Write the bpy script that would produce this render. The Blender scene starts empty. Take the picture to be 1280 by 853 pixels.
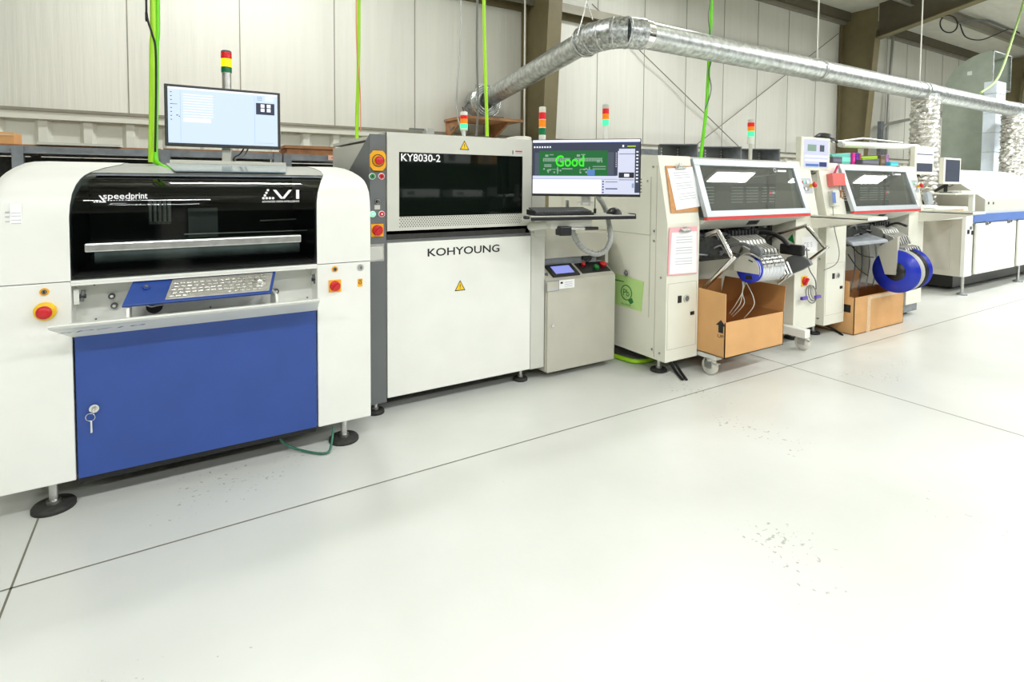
import bpy, math, random
from mathutils import Vector as V, Matrix
random.seed(7)
SC = bpy.context.scene
COL = SC.collection
# ---------------------------------------------------------------- camera model (1280x853 frame)
F, CX, CY, H = 692.0, 642.0, 259.0, 1.35
yaw, pit, rol = math.radians(58.2), math.radians(2.5), math.radians(0.4)
FW = V((math.cos(yaw)*math.cos(pit), math.sin(yaw)*math.cos(pit), -math.sin(pit)))
RT0 = V((math.sin(yaw), -math.cos(yaw), 0)); UP0 = RT0.cross(FW)
RT = RT0*math.cos(rol)+UP0*math.sin(rol); UP = UP0*math.cos(rol)-RT0*math.sin(rol)
C0 = V((0, 0, H))
def ray(x, y): return FW+RT*((x-CX)/F)-UP*((y-CY)/F)
def PY(x, y, v): d = ray(x, y); return C0+d*(v/d.y)
def PX(x, y, v): d = ray(x, y); return C0+d*(v/d.x)
def PZ(x, y, v=0.0): d = ray(x, y); return C0+d*((v-H)/d.z)
def PD(x, y, d): return C0+ray(x, y)*d
cam = bpy.data.cameras.new('camera'); co = bpy.data.objects.new('camera', cam); COL.objects.link(co)
cam.sensor_fit = 'HORIZONTAL'; cam.sensor_width = 36.0; cam.lens = F/1280*36
cam.shift_x = (640-CX)/1280; cam.shift_y = (CY-426.5)/1280
co.matrix_world = Matrix(((RT.x, UP.x, -FW.x, 0), (RT.y, UP.y, -FW.y, 0), (RT.z, UP.z, -FW.z, H), (0, 0, 0, 1)))
cam.clip_start = 0.02; cam.clip_end = 200
SC.camera = co

# ---------------------------------------------------------------- materials
def mat(name, col, rough=0.5, metal=0.0, var=0.04, scale=6.0, bump=0.0, bscale=40.0, spec=0.5, emit=None, es=1.0, trans=0.0, alpha=1.0, coat=0.0, stretch=None):
    m = bpy.data.materials.new(name); m.use_nodes = True
    nt = m.node_tree; b = nt.nodes['Principled BSDF']
    b.inputs['Roughness'].default_value = rough; b.inputs['Metallic'].default_value = metal
    b.inputs['Specular IOR Level'].default_value = spec
    b.inputs['Coat Weight'].default_value = coat
    if trans: b.inputs['Transmission Weight'].default_value = trans
    if alpha < 1: b.inputs['Alpha'].default_value = alpha
    tc = nt.nodes.new('ShaderNodeTexCoord')
    src = tc.outputs['Object']
    if stretch:
        mp = nt.nodes.new('ShaderNodeMapping'); mp.inputs['Scale'].default_value = stretch
        nt.links.new(src, mp.inputs['Vector']); src = mp.outputs['Vector']
    n = nt.nodes.new('ShaderNodeTexNoise'); n.inputs['Scale'].default_value = scale; n.inputs['Detail'].default_value = 4
    nt.links.new(src, n.inputs['Vector'])
    r = nt.nodes.new('ShaderNodeValToRGB')
    a = [max(0, c*(1-var)) for c in col[:3]]; z = [min(1, c*(1+var)) for c in col[:3]]
    r.color_ramp.elements[0].color = (*a, 1); r.color_ramp.elements[1].color = (*z, 1)
    r.color_ramp.elements[0].position = .3; r.color_ramp.elements[1].position = .7
    nt.links.new(n.outputs['Fac'], r.inputs['Fac']); nt.links.new(r.outputs['Color'], b.inputs['Base Color'])
    if bump:
        n2 = nt.nodes.new('ShaderNodeTexNoise'); n2.inputs['Scale'].default_value = bscale; n2.inputs['Detail'].default_value = 5
        nt.links.new(src, n2.inputs['Vector'])
        bp = nt.nodes.new('ShaderNodeBump'); bp.inputs['Strength'].default_value = bump; bp.inputs['Distance'].default_value = .02
        nt.links.new(n2.outputs['Fac'], bp.inputs['Height']); nt.links.new(bp.outputs['Normal'], b.inputs['Normal'])
    if emit:
        b.inputs['Emission Color'].default_value = (*emit, 1); b.inputs['Emission Strength'].default_value = es
    return m
def s2l(r, g, b): return tuple(((c/255)/12.92 if c <= 10 else ((c/255+.055)/1.055)**2.4) for c in (r, g, b))
M = {}
M['white'] = mat('white_powder_coat', s2l(236, 237, 230), .38, var=.02, bump=.03, bscale=300)
M['cream'] = mat('cream_powder_coat', s2l(230, 229, 214), .4, var=.02, bump=.03, bscale=300)
M['greyp'] = mat('light_grey_paint', s2l(206, 206, 196), .42, var=.02)
M['putty'] = mat('putty_grey_paint', s2l(190, 187, 174), .45, var=.03, bump=.05, bscale=250)
M['steelp'] = mat('silver_painted_frame', s2l(188, 194, 198), .35, .3, var=.04)
M['bezel'] = mat('charcoal_bezel', s2l(62, 64, 66), .45, var=.05)
M['dgrey'] = mat('dark_grey_paint', s2l(104, 107, 108), .5, var=.05)
M['mgrey'] = mat('mid_grey_steel', s2l(136, 141, 146), .5, .2, var=.18, scale=14)
M['blue'] = mat('blue_powder_coat', s2l(46, 76, 150), .34, var=.06, bump=.06, bscale=350)
M['blue2'] = mat('bright_blue_plastic', s2l(30, 52, 190), .3, var=.06)
M['ovenblue'] = mat('blue_band_paint', s2l(88, 118, 182), .45, var=.06)
M['black'] = mat('black_plastic', s2l(26, 27, 28), .4, var=.2)
M['rubber'] = mat('black_rubber', s2l(48, 47, 45), .7, var=.3, scale=40)
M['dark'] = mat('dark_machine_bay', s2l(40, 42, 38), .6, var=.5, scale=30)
M['chrome'] = mat('chrome_tube', (.82, .82, .8), .13, 1.0, var=.05)
M['alu'] = mat('brushed_aluminium', (.62, .62, .6), .32, 1.0, var=.12, scale=30)
M['satin'] = mat('satin_steel_keyboard', (.62, .60, .56), .42, .75, var=.08, scale=60)
M['key'] = mat('steel_key_cap', (.75, .74, .70), .25, .9, var=.05)
M['red'] = mat('red_plastic', s2l(205, 32, 40), .35, var=.05)
M['redst'] = mat('red_stripe_paint', s2l(222, 70, 66), .4, var=.05)
M['yellow'] = mat('yellow_plastic', s2l(250, 200, 10), .4, var=.05)
M['orange'] = mat('orange_yellow_plate', s2l(246, 176, 20), .4, var=.05)
M['green'] = mat('green_plastic', s2l(20, 135, 60), .35, var=.05)
M['lime'] = mat('lime_air_hose', s2l(176, 236, 40), .35, var=.05)
M['limed'] = mat('bright_green_hose', s2l(120, 228, 20), .35, var=.05)
M['card'] = mat('corrugated_cardboard', s2l(216, 166, 110), .8, var=.07, scale=5, bump=.08, bscale=120)
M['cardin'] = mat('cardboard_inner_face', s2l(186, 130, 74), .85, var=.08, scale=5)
M['tape'] = mat('clear_packing_tape', s2l(222, 190, 150), .3, var=.08, scale=30)
M['ply'] = mat('plywood_edge', s2l(170, 122, 82), .7, var=.25, scale=12)
M['paper'] = mat('white_paper', s2l(244, 244, 244), .7, var=.02)
M['ink'] = mat('grey_print', s2l(186, 188, 194), .7, var=.1)
M['blk'] = mat('black_print', s2l(18, 18, 20), .6, var=.1)
M['wht'] = mat('white_print', s2l(250, 250, 250), .6, var=.01)
M['pinkb'] = mat('pink_clipboard_plastic', s2l(244, 178, 184), .5, var=.04)
M['clipb'] = mat('brown_hardboard', s2l(196, 140, 86), .6, var=.12, scale=30)
M['bag'] = mat('green_plastic_sleeve', s2l(186, 222, 140), .35, var=.05)
M['bagp'] = mat('green_print', s2l(40, 120, 60), .5, var=.05)
M['galv'] = mat('galvanised_duct_steel', (.56, .585, .575), .36, .9, var=.30, scale=22)
M['galvd'] = mat('spangled_galvanised_steel', (.50, .52, .52), .34, .9, var=.55, scale=42)
M['foil'] = mat('crinkled_foil', (.66, .65, .61), .24, .95, var=.45, scale=16, bump=.7, bscale=22, stretch=(1, 1, 2.4))
M['gduct'] = mat('greenish_sheet_steel', s2l(180, 190, 176), .4, .2, var=.08)
M['brown'] = mat('olive_brown_steel_primer', s2l(124, 114, 82), .55, var=.08)
M['brownd'] = mat('dark_brown_steel_primer', s2l(92, 86, 68), .6, var=.1)
M['girt'] = mat('galvanised_girt', s2l(146, 142, 126), .55, .2, var=.08)
M['ribhose'] = mat('grey_ribbed_hose', s2l(156, 158, 154), .5, .2, var=.1)
M['conduit'] = mat('grey_conduit', s2l(176, 178, 172), .35, .5, var=.05)
M['cable'] = mat('grey_cable', s2l(120, 120, 118), .5, var=.1)
M['blkc'] = mat('black_cable', s2l(28, 28, 28), .5, var=.1)
M['whc'] = mat('white_cord', s2l(226, 224, 214), .5, var=.05)
M['orgc'] = mat('orange_cable', s2l(240, 150, 120), .5, var=.05)
M['gwire'] = mat('green_earth_wire', s2l(50, 110, 90), .5, var=.1)
M['lens_r'] = mat('red_lens', s2l(226, 30, 40), .25, var=.03, emit=s2l(226, 30, 40), es=.25)
M['lens_a'] = mat('amber_lens', s2l(250, 140, 10), .25, var=.03, emit=s2l(250, 140, 10), es=.3)
M['lens_aon'] = mat('lit_amber_lens', s2l(255, 200, 0), .3, var=.01, emit=(1, .62, .0), es=2.2)
M['lens_gon'] = mat('lit_green_lens', s2l(70, 240, 160), .3, var=.01, emit=(.10, 1, .45), es=.9)
M['lens_g'] = mat('dark_green_lens', s2l(10, 120, 70), .25, var=.03, emit=s2l(10, 120, 70), es=.15)
def emis(n, c, s=1.0): return mat(n, tuple(k*.04 for k in c), .4, var=.005, emit=c, es=s*1.75)
K = {'sky': emis('screen_pale_blue', s2l(216, 235, 252), .86), 'wht': emis('screen_white', s2l(246, 249, 255), .95), 'lav': emis('screen_lavender', s2l(222, 226, 248), .8),
     'slate': emis('screen_slate', s2l(70, 78, 104), .5), 'dk': emis('screen_dark', s2l(50, 56, 66), .45), 'grn': emis('screen_board_green', s2l(24, 128, 60), .55),
     'lgrn': emis('screen_bright_green', s2l(60, 250, 30), .9), 'pale': emis('screen_pale_green', s2l(176, 214, 190), .5), 'blu': emis('screen_blue', s2l(110, 160, 236), .55),
     'nav': emis('screen_navy', s2l(60, 80, 150), .5), 'lcd': emis('screen_violet', s2l(150, 160, 240), .8), 'lines': emis('screen_line_blue', s2l(160, 195, 235), .6),
     'grey': emis('screen_grey', s2l(112, 124, 146), .35), 'ledr': emis('red_led', (1, .1, .15), 2), 'ledw': emis('white_led', (.8, 1, .85), 1.3), 'mint': emis('lit_mint_button', (.3, .9, .6), .9),
     'yl': emis('screen_yellow_green', s2l(200, 240, 60), .7)}
def glass(name, tint, a, rough=.03, haze=0):
    m = bpy.data.materials.new(name); m.use_nodes = True; nt = m.node_tree; nt.nodes.clear()
    o = nt.nodes.new('ShaderNodeOutputMaterial'); mx = nt.nodes.new('ShaderNodeMixShader'); t = nt.nodes.new('ShaderNodeBsdfTransparent')
    t.inputs['Color'].default_value = (*tint, 1)
    g = nt.nodes.new('ShaderNodeBsdfGlossy'); g.inputs['Roughness'].default_value = rough
    f = nt.nodes.new('ShaderNodeFresnel'); f.inputs['IOR'].default_value = a
    ge = nt.nodes.new('ShaderNodeNewGeometry'); inv = nt.nodes.new('ShaderNodeMath'); inv.operation = 'SUBTRACT'; inv.inputs[0].default_value = 1; nt.links.new(ge.outputs['Backfacing'], inv.inputs[1])
    mu_ = nt.nodes.new('ShaderNodeMath'); mu_.operation = 'MULTIPLY'; nt.links.new(f.outputs[0], mu_.inputs[0]); nt.links.new(inv.outputs[0], mu_.inputs[1])
    
    src = t.outputs[0]
    if haze:
        df = nt.nodes.new('ShaderNodeBsdfDiffuse'); df.inputs['Color'].default_value = (.42, .43, .40, 1); m2 = nt.nodes.new('ShaderNodeMixShader'); m2.inputs[0].default_value = haze
        nt.links.new(t.outputs[0], m2.inputs[1]); nt.links.new(df.outputs[0], m2.inputs[2]); src = m2.outputs[0]
    nt.links.new(mu_.outputs[0], mx.inputs[0]); nt.links.new(src, mx.inputs[1]); nt.links.new(g.outputs[0], mx.inputs[2]); nt.links.new(mx.outputs[0], o.inputs[0])
    return m
M['smoke'] = glass('smoked_acrylic_window', (.44, .49, .46), 1.45)
M['smoke2'] = glass('dark_tinted_window', (.30, .34, .32), 1.55)
M['tint'] = glass('grey_tinted_cover_window', (.66, .69, .66), 1.6, .02, .16)
M['film'] = glass('clear_plastic_film', (.86, .87, .86), 1.4, .15)

# floor
def floor_mat():
    m = bpy.data.materials.new('painted_concrete'); m.use_nodes = True; nt = m.node_tree; b = nt.nodes['Principled BSDF']
    tc = nt.nodes.new('ShaderNodeTexCoord'); n = nt.nodes.new('ShaderNodeTexNoise'); n.inputs['Scale'].default_value = .9; n.inputs['Detail'].default_value = 6
    nt.links.new(tc.outputs['Object'], n.inputs['Vector'])
    r = nt.nodes.new('ShaderNodeValToRGB'); r.color_ramp.elements[0].color = (*s2l(208, 210, 203), 1); r.color_ramp.elements[1].color = (*s2l(222, 224, 218), 1)
    r.color_ramp.elements[0].position = .35; r.color_ramp.elements[1].position = .65
    nt.links.new(n.outputs['Fac'], r.inputs['Fac'])
    # small dark scuffs and chips
    v = nt.nodes.new('ShaderNodeTexNoise'); v.inputs['Scale'].default_value = 48; v.inputs['Detail'].default_value = 3
    nt.links.new(tc.outputs['Object'], v.inputs['Vector'])
    v2 = nt.nodes.new('ShaderNodeTexNoise'); v2.inputs['Scale'].default_value = 1.3; nt.links.new(tc.outputs['Object'], v2.inputs['Vector'])
    a = nt.nodes.new('ShaderNodeMath'); a.operation = 'MULTIPLY'; nt.links.new(v.outputs['Fac'], a.inputs[0]); nt.links.new(v2.outputs['Fac'], a.inputs[1])
    rr = nt.nodes.new('ShaderNodeValToRGB'); rr.color_ramp.elements[0].position = .448; rr.color_ramp.elements[1].position = .47
    nt.links.new(a.outputs[0], rr.inputs['Fac'])
    mx = nt.nodes.new('ShaderNodeMixRGB'); mx.inputs['Color2'].default_value = (*s2l(128, 126, 108), 1)
    sc_ = nt.nodes.new('ShaderNodeMath'); sc_.operation = 'MULTIPLY'; sc_.inputs[1].default_value = .55
    nt.links.new(rr.outputs['Color'], sc_.inputs[0]); nt.links.new(sc_.outputs[0], mx.inputs['Fac']); nt.links.new(r.outputs['Color'], mx.inputs['Color1'])
    nt.links.new(mx.outputs['Color'], b.inputs['Base Color'])
    b.inputs['Roughness'].default_value = .3; b.inputs['Coat Weight'].default_value = .15; b.inputs['Coat Roughness'].default_value = .25
    n3 = nt.nodes.new('ShaderNodeTexNoise'); n3.inputs['Scale'].default_value = 7; n3.inputs['Detail'].default_value = 4; nt.links.new(tc.outputs['Object'], n3.inputs['Vector'])
    bp = nt.nodes.new('ShaderNodeBump'); bp.inputs['Strength'].default_value = .12; bp.inputs['Distance'].default_value = .02
    nt.links.new(n3.outputs['Fac'], bp.inputs['Height']); nt.links.new(bp.outputs['Normal'], b.inputs['Normal'])
    return m
M['floor'] = floor_mat()
M['seam'] = mat('floor_joint_filler', s2l(120, 118, 104), .8, var=.1)
M['liner'] = mat('white_insulation_facing', s2l(226, 225, 214), .5, var=.03, scale=3, bump=.25, bscale=5, stretch=(5, 1, .25))
M['rib'] = mat('ribbed_wall_metal', s2l(226, 225, 212), .45, var=.04, scale=3)
M['roof'] = mat('white_roof_facing', s2l(214, 212, 198), .6, var=.06, scale=3, bump=.35, bscale=5, stretch=(1, 3, 1))

# ---------------------------------------------------------------- mesh builder
class MB:
    def __init__(s): s.v = []; s.f = []; s.m = []; s.s = []; s.mats = []
    def mi(s, m):
        if m not in s.mats: s.mats.append(m)
        return s.mats.index(m)
    def add(s, vs, fs, m, smooth=False):
        o = len(s.v); k = s.mi(m)
        s.v += [V(p) for p in vs]
        for f in fs: s.f.append([i+o for i in f]); s.m.append(k); s.s.append(smooth)
        return s
    def box(s, x0, x1, y0, y1, z0, z1, m, bev=0.0):
        if x0 > x1: x0, x1 = x1, x0
        if y0 > y1: y0, y1 = y1, y0
        if z0 > z1: z0, z1 = z1, z0
        P = [(x0, y0, z0), (x1, y0, z0), (x1, y1, z0), (x0, y1, z0), (x0, y0, z1), (x1, y0, z1), (x1, y1, z1), (x0, y1, z1)]
        return s.hexa(P, m, bev)
    def hexa(s, P, m, bev=0.0):
        fs = [(0, 3, 2, 1), (4, 5, 6, 7), (0, 1, 5, 4), (1, 2, 6, 5), (2, 3, 7, 6), (3, 0, 4, 7)]
        if not bev: return s.add(P, fs, m)
        import bmesh
        bm = bmesh.new(); vs = [bm.verts.new(p) for p in P]
        for f in fs: bm.faces.new([vs[i] for i in f])
        bmesh.ops.recalc_face_normals(bm, faces=bm.faces)
        bmesh.ops.bevel(bm, geom=list(bm.edges), offset=bev, segments=2, profile=.5, affect='EDGES')
        bm.verts.index_update()
        s.add([v.co.copy() for v in bm.verts], [[v.index for v in f.verts] for f in bm.faces], m); bm.free(); return s
    def prism(s, pts, ext, m):
        pts = [V(p) for p in pts]; e = V(ext); n = len(pts)
        vs = pts+[p+e for p in pts]
        nrm = V((0, 0, 0))
        for i in range(n): nrm += (pts[i]-pts[0]).cross(pts[(i+1) % n]-pts[0])
        fl = nrm.dot(e) > 0
        a = list(range(n)); b = [n+i for i in a]
        fs = [a[::-1] if fl else a, b if fl else b[::-1]]
        for i in range(n):
            j = (i+1) % n; q = [i, j, n+j, n+i]; fs.append(q if fl else q[::-1])
        return s.add(vs, fs, m)
    def cyl(s, p0, p1, r0, m, r1=None, seg=20, cap=True):
        p0 = V(p0); p1 = V(p1); r1 = r0 if r1 is None else r1
        d = (p1-p0).normalized(); a = d.orthogonal().normalized(); b = d.cross(a)
        vs = []; 
        for p, r in ((p0, r0), (p1, r1)):
            for i in range(seg):
                t = 2*math.pi*i/seg; vs.append(p+a*(math.cos(t)*r)+b*(math.sin(t)*r))
        s.add(vs, [(i, (i+1) % seg, seg+(i+1) % seg, seg+i) for i in range(seg)], m, True)
        if cap: s.add(vs[:seg], [list(range(seg))[::-1]], m); s.add(vs[seg:], [list(range(seg))], m)
        return s
    def lathe(s, prof, o, d, m, seg=24):
        o = V(o); d = V(d).normalized(); a = d.orthogonal().normalized(); b = d.cross(a); vs = []; n = len(prof)
        for (t, r) in prof:
            for i in range(seg):
                w = 2*math.pi*i/seg; vs.append(o+d*t+a*(math.cos(w)*r)+b*(math.sin(w)*r))
        fs = [(k*seg+i, k*seg+(i+1) % seg, (k+1)*seg+(i+1) % seg, (k+1)*seg+i) for k in range(n-1) for i in range(seg)]
        return s.add(vs, fs, m, True)
    def tube(s, pts, r, m, seg=8, sub=6, closed=False, rf=None):
        pts = [V(p) for p in pts]
        if sub > 1 and len(pts) > 2:
            q = []; n = len(pts); rng = range(n if closed else n-1)
            for i in rng:
                if closed: a, b, c, d = pts[i-1], pts[i], pts[(i+1) % n], pts[(i+2) % n]
                else: a, b, c, d = pts[max(i-1, 0)], pts[i], pts[i+1], pts[min(i+2, n-1)]
                for k in range(sub):
                    t = k/sub; q.append(.5*((2*b)+(c-a)*t+(2*a-5*b+4*c-d)*t*t+(3*b-a-3*c+d)*t**3))
            if not closed: q.append(pts[-1])
            pts = q
        n = len(pts); vs = []
        t0 = (pts[1]-pts[0]).normalized(); a = t0.orthogonal().normalized()
        for i, p in enumerate(pts):
            if closed: t = (pts[(i+1) % n]-pts[i-1]).normalized()
            else: t = (pts[min(i+1, n-1)]-pts[max(i-1, 0)]).normalized()
            a = (a-t*a.dot(t)).normalized(); b = t.cross(a); rr = rf(i/(n-1))*r if rf else r
            for k in range(seg):
                w = 2*math.pi*k/seg; vs.append(p+a*(math.cos(w)*rr)+b*(math.sin(w)*rr))
        L = n if closed else n-1
        fs = [(i*seg+k, i*seg+(k+1) % seg, ((i+1) % n)*seg+(k+1) % seg, ((i+1) % n)*seg+k) for i in range(L) for k in range(seg)]
        s.add(vs, fs, m, True)
        if not closed: s.add(vs[:seg], [list(range(seg))[::-1]], m); s.add(vs[-seg:], [list(range(seg))], m)
        return s
    def torus(s, c, d, R, r, m, seg=28, tw=8):
        c = V(c); d = V(d).normalized(); a = d.orthogonal().normalized(); b = d.cross(a)
        return s.tube([c+a*math.cos(2*math.pi*i/seg)*R+b*math.sin(2*math.pi*i/seg)*R for i in range(seg)], r, m, seg=tw, sub=1, closed=True)
    def grid(s, rows, m, smooth=True, flip=False):
        n = len(rows); k = len(rows[0]); vs = [p for r in rows for p in r]
        fs = [(i*k+j, i*k+j+1, (i+1)*k+j+1, (i+1)*k+j) for i in range(n-1) for j in range(k-1)]
        if flip: fs = [f[::-1] for f in fs]
        return s.add(vs, fs, m, smooth)
    def quad(s, a, b, c, d, m): return s.add([a, b, c, d], [(0, 1, 2, 3)], m)
    def text(s, txt, o, u, v, h, m, w=None, depth=.001, align='LEFT', shear=0.0, bold=0.0):
        cu = bpy.data.curves.new('t', 'FONT'); cu.body = txt; cu.size = 1; cu.align_x = align; cu.extrude = 0; cu.shear = shear; cu.offset = bold; cu.resolution_u = 3
        ob = bpy.data.objects.new('t', cu); COL.objects.link(ob)
        dg = bpy.context.evaluated_depsgraph_get(); me = bpy.data.meshes.new_from_object(ob.evaluated_get(dg))
        xs = [q.co.x for q in me.vertices]; ys = [q.co.y for q in me.vertices]
        x0, x1, y0, y1 = min(xs), max(xs), min(ys), max(ys)
        sy = h/(y1-y0); sx = (w/(x1-x0)) if w else sy
        u = V(u).normalized(); v = V(v).normalized(); nn = u.cross(v)
        ox = x0 if align == 'LEFT' else (x0+x1)/2
        s.add([V(o)+u*((q.co.x-ox)*sx)+v*((q.co.y-y0)*sy)+nn*depth for q in me.vertices], [list(p.vertices) for p in me.polygons], m)
        bpy.data.objects.remove(ob); bpy.data.curves.remove(cu); bpy.data.meshes.remove(me); return s
    def mesh(s, name, org):
        me = bpy.data.meshes.new(name); me.from_pydata([tuple(p-org) for p in s.v], [], s.f)
        for m in s.mats: me.materials.append(m)
        for i, p in enumerate(me.polygons): p.material_index = s.m[i]; p.use_smooth = s.s[i]
        me.update(); return me
ORG = {}
def thing(name, label, cat, loc, group=None):
    o = bpy.data.objects.new(name, None); COL.objects.link(o); o.location = loc; ORG[o.name] = V(loc); o.empty_display_size = .1
    o['label'] = label; o['category'] = cat
    if group: o['group'] = group
    return o
def part(name, mb, parent, label=None):
    org = ORG[parent.name]; o = bpy.data.objects.new(name, mb.mesh(name, org)); COL.objects.link(o); o.parent = parent; ORG[o.name] = org
    if label: o['label'] = label
    return o
def solo(name, mb, label, cat, group=None, kind=None):
    xs = [p.x for p in mb.v]; ys = [p.y for p in mb.v]; zs = [p.z for p in mb.v]
    org = V(((min(xs)+max(xs))/2, (min(ys)+max(ys))/2, min(zs)))
    o = bpy.data.objects.new(name, mb.mesh(name, org)); COL.objects.link(o); o.location = org; ORG[o.name] = org
    if label: o['label'] = label
    if cat: o['category'] = cat
    if group: o['group'] = group
    if kind: o['kind'] = kind
    return o
def struct(name, mb):
    return solo(name, mb, None, None, kind='structure')
def dup(o, off, label=None, group=None, skip=()):
    c = o.copy(); COL.objects.link(c)
    c.location = V(o.location)+V(off); ORG[c.name] = ORG[o.name]+V(off)
    if label: c['label'] = label
    if group: c['group'] = group
    def rec(src, dst):
        for ch in [x for x in COL.objects if x.parent == src]:
            if ch.name.split('.')[0] in skip: continue
            d = ch.copy(); COL.objects.link(d); d.parent = dst; ORG[d.name] = ORG[c.name]; rec(ch, d)
    rec(o, c); return c
def solidify(o, t, off=-1):
    m = o.modifiers.new('s', 'SOLIDIFY'); m.thickness = t; m.offset = off
X_, Y_, Z_ = V((1, 0, 0)), V((0, 1, 0)), V((0, 0, 1))

# ---------------------------------------------------------------- room
WY = 6.13
RS = .105
def roofz(y): return 4.74+RS*(WY-y)
mb = MB(); mb.box(-9, 34, -8, WY+.3, -.1, 0, M['floor']); struct('floor', mb)
mb = MB()
for a, b, w in ((V((-9, 2.375, .0006)), V((34, 2.375, .0006)), .004), (V((3.9, -8, .0006)), V((3.9, WY, .0006)), .004), (V((-.47, -8, .0006)), V((-.47, 2.9, .0006)), .0035)):
    d = (b-a).normalized(); n = V((-d.y, d.x, 0))*w; mb.quad(a-n, b-n, b+n, a+n, M['seam'])
struct('trim_1', mb)
# upper insulation facing with pillow between joints, one wavy sheet
def wall_row(z, joints=.914, x0=-9.1):
    r = []
    for i in range(0, 8*47+1):
        x = -.306-9*joints+i*joints/8; t = ((x+.306) / joints) % 1.0
        y = WY-.034*math.sqrt(max(0, math.sin(math.pi*t)))*(1+.15*math.sin(z*1.7+x)); r.append(V((x, y, z)))
    return r
mb = MB(); mb.grid([wall_row(z) for z in (1.93, 2.4, 2.9, 3.4, 3.9, 4.4, 4.9)], M['liner'])
for i in range(47):
    x = -.306+(i-9)*.914
    mb.box(x-.004, x+.004, WY-.006, WY+.03, 1.95, 4.8, M['girt'])
mb.box(-9.1, 34.1, WY+.03, WY+.3, 0, 4.95, M['rib'])
# ribbed liner below the ledge
pts = []; x = -9.0
while x < 34:
    pts += [(x, WY+.02), (x+.10, WY+.02), (x+.13, WY-.02), (x+.19, WY-.02), (x+.22, WY+.02)]; x += .305
    if False: break
mb.grid([[V((a, b, z)) for a, b in pts] for z in (0, 1.86)], M['rib'], smooth=False)
mb.box(-9.1, 34, WY-.06, WY+.03, 1.86, 1.93, M['rib'])
mb.box(-9.1, 34, WY-.075, WY-.055, 1.925, 1.95, M['girt'])
struct('wall_back', mb)
mb = MB(); mb.box(-9.2, -9, -8, WY+.3, 0, 6.3, M['rib']); struct('wall_left', mb)
mb = MB(); mb.box(34, 34.2, -8, WY+.3, 0, 6.3, M['rib']); struct('wall_right', mb)
mb = MB(); mb.box(-9.2, 34.2, -8.2, -8, 0, 6.4, M['rib']); struct('wall_front', mb)
mb = MB(); mb.hexa([(-9.2, -8.2, roofz(-8.2)), (34.2, -8.2, roofz(-8.2)), (34.2, WY+.3, roofz(WY+.3)), (-9.2, WY+.3, roofz(WY+.3)),
    (-9.2, -8.2, roofz(-8.2)+.1), (34.2, -8.2, roofz(-8.2)+.1), (34.2, WY+.3, roofz(WY+.3)+.1), (-9.2, WY+.3, roofz(WY+.3)+.1)], M['roof']); struct('ceiling', mb)
# eave strut and wall girt as trim
mb = MB(); mb.box(-9, 34, WY-.12, WY-.03, 4.55, 4.66, M['girt']); mb.box(-9, 34, WY-.2, WY-.12, 4.60, 4.76, M['brownd']); struct('trim_2', mb)
mb = MB(); mb.box(-9, 34, WY-.19, WY-.02, 3.70, 3.715, M['girt']); mb.box(-9, 34, WY-.20, WY-.185, 3.60, 3.715, M['girt']); mb.box(-9, 34, WY-.05, WY-.03, 3.55, 3.7, M['brown']); struct('trim_3', mb)
for k, (yy) in enumerate((4.9, 3.2, 1.7, .2, -1.3, -2.8)):
    mb = MB(); z = roofz(yy)-(.06 if k == 0 else 0); mb.box(-9, 34, yy-.004, yy+.004, z-.2, z-.005, M['girt']); mb.box(-9, 34, yy-.07, yy, z-.205, z-.195, M['girt']); mb.box(-9, 34, yy-.07, yy, z-.012, z-.004, M['girt'])
    solo('roof_purlin', mb, ['galvanised roof beam nearest the back wall, cables looped over it', 'galvanised roof beam second from the back wall'][k] if k < 2 else 'galvanised roof beam out over the open floor, toward the camera', 'beam', None if k < 2 else 'roof beams over the floor')

def ibeam_col(x, label):
    t = thing('steel_column', label, 'column', (x, WY-.2, 0))
    zt = 4.55; yb, yt = 5.72, 5.42
    b = MB(); b.hexa([(x-.1, yb, 0), (x+.1, yb, 0), (x+.1, yb+.015, 0), (x-.1, yb+.015, 0), (x-.1, yt, zt-.25), (x+.1, yt, zt-.25), (x+.1, yt+.015, zt-.25), (x-.1, yt+.015, zt-.25)], M['brown']); part('front_flange', b, t)
    b = MB(); b.box(x-.1, x+.1, WY-.06, WY-.045, 0, zt+.2, M['brown']); part('rear_flange', b, t)
    b = MB(); b.prism([(x-.004, yb+.015, 0), (x-.004, WY-.06, 0), (x-.004, WY-.06, zt+.2), (x-.004, yt+.012, zt+.2), (x-.004, yt+.012, zt-.25)], (.008, 0, 0), M['brown']); part('web', b, t)
    return t
ibeam_col(3.97, 'olive brown steel building column behind the galvanised duct bend')
ibeam_col(11.5, 'olive brown steel building column standing behind the two cream machines')
ibeam_col(19.1, 'olive brown steel building column far right beyond the rectangular duct')
def rafter(x, label):
    t = thing('steel_rafter', label, 'beam', (x, 5.3, 4.3))
    def zb(y): return 4.15+.187*(5.36-y) if y > 3.0 else 4.59+.105*(3.0-y)
    ys = [5.42, 5.0, 4.2, 3.0, 0, -8]
    b = MB()
    for i in range(5):
        y0, y1 = ys[i], ys[i+1]
        b.hexa([(x-.1, y1, zb(y1)), (x+.1, y1, zb(y1)), (x+.1, y0, zb(y0)), (x-.1, y0, zb(y0)), (x-.1, y1, zb(y1)+.015), (x+.1, y1, zb(y1)+.015), (x+.1, y0, zb(y0)+.015), (x-.1, y0, zb(y0)+.015)], M['brown'])
    part('bottom_flange', b, t)
    b = MB()
    for i in range(5):
        y0, y1 = ys[i], ys[i+1]
        b.prism([(x-.003, y1, zb(y1)+.01), (x-.003, y0, zb(y0)+.01), (x-.003, y0, roofz(y0)-.01), (x-.003, y1, roofz(y1)-.01)], (.006, 0, 0), M['brownd'])
    part('web', b, t)
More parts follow.
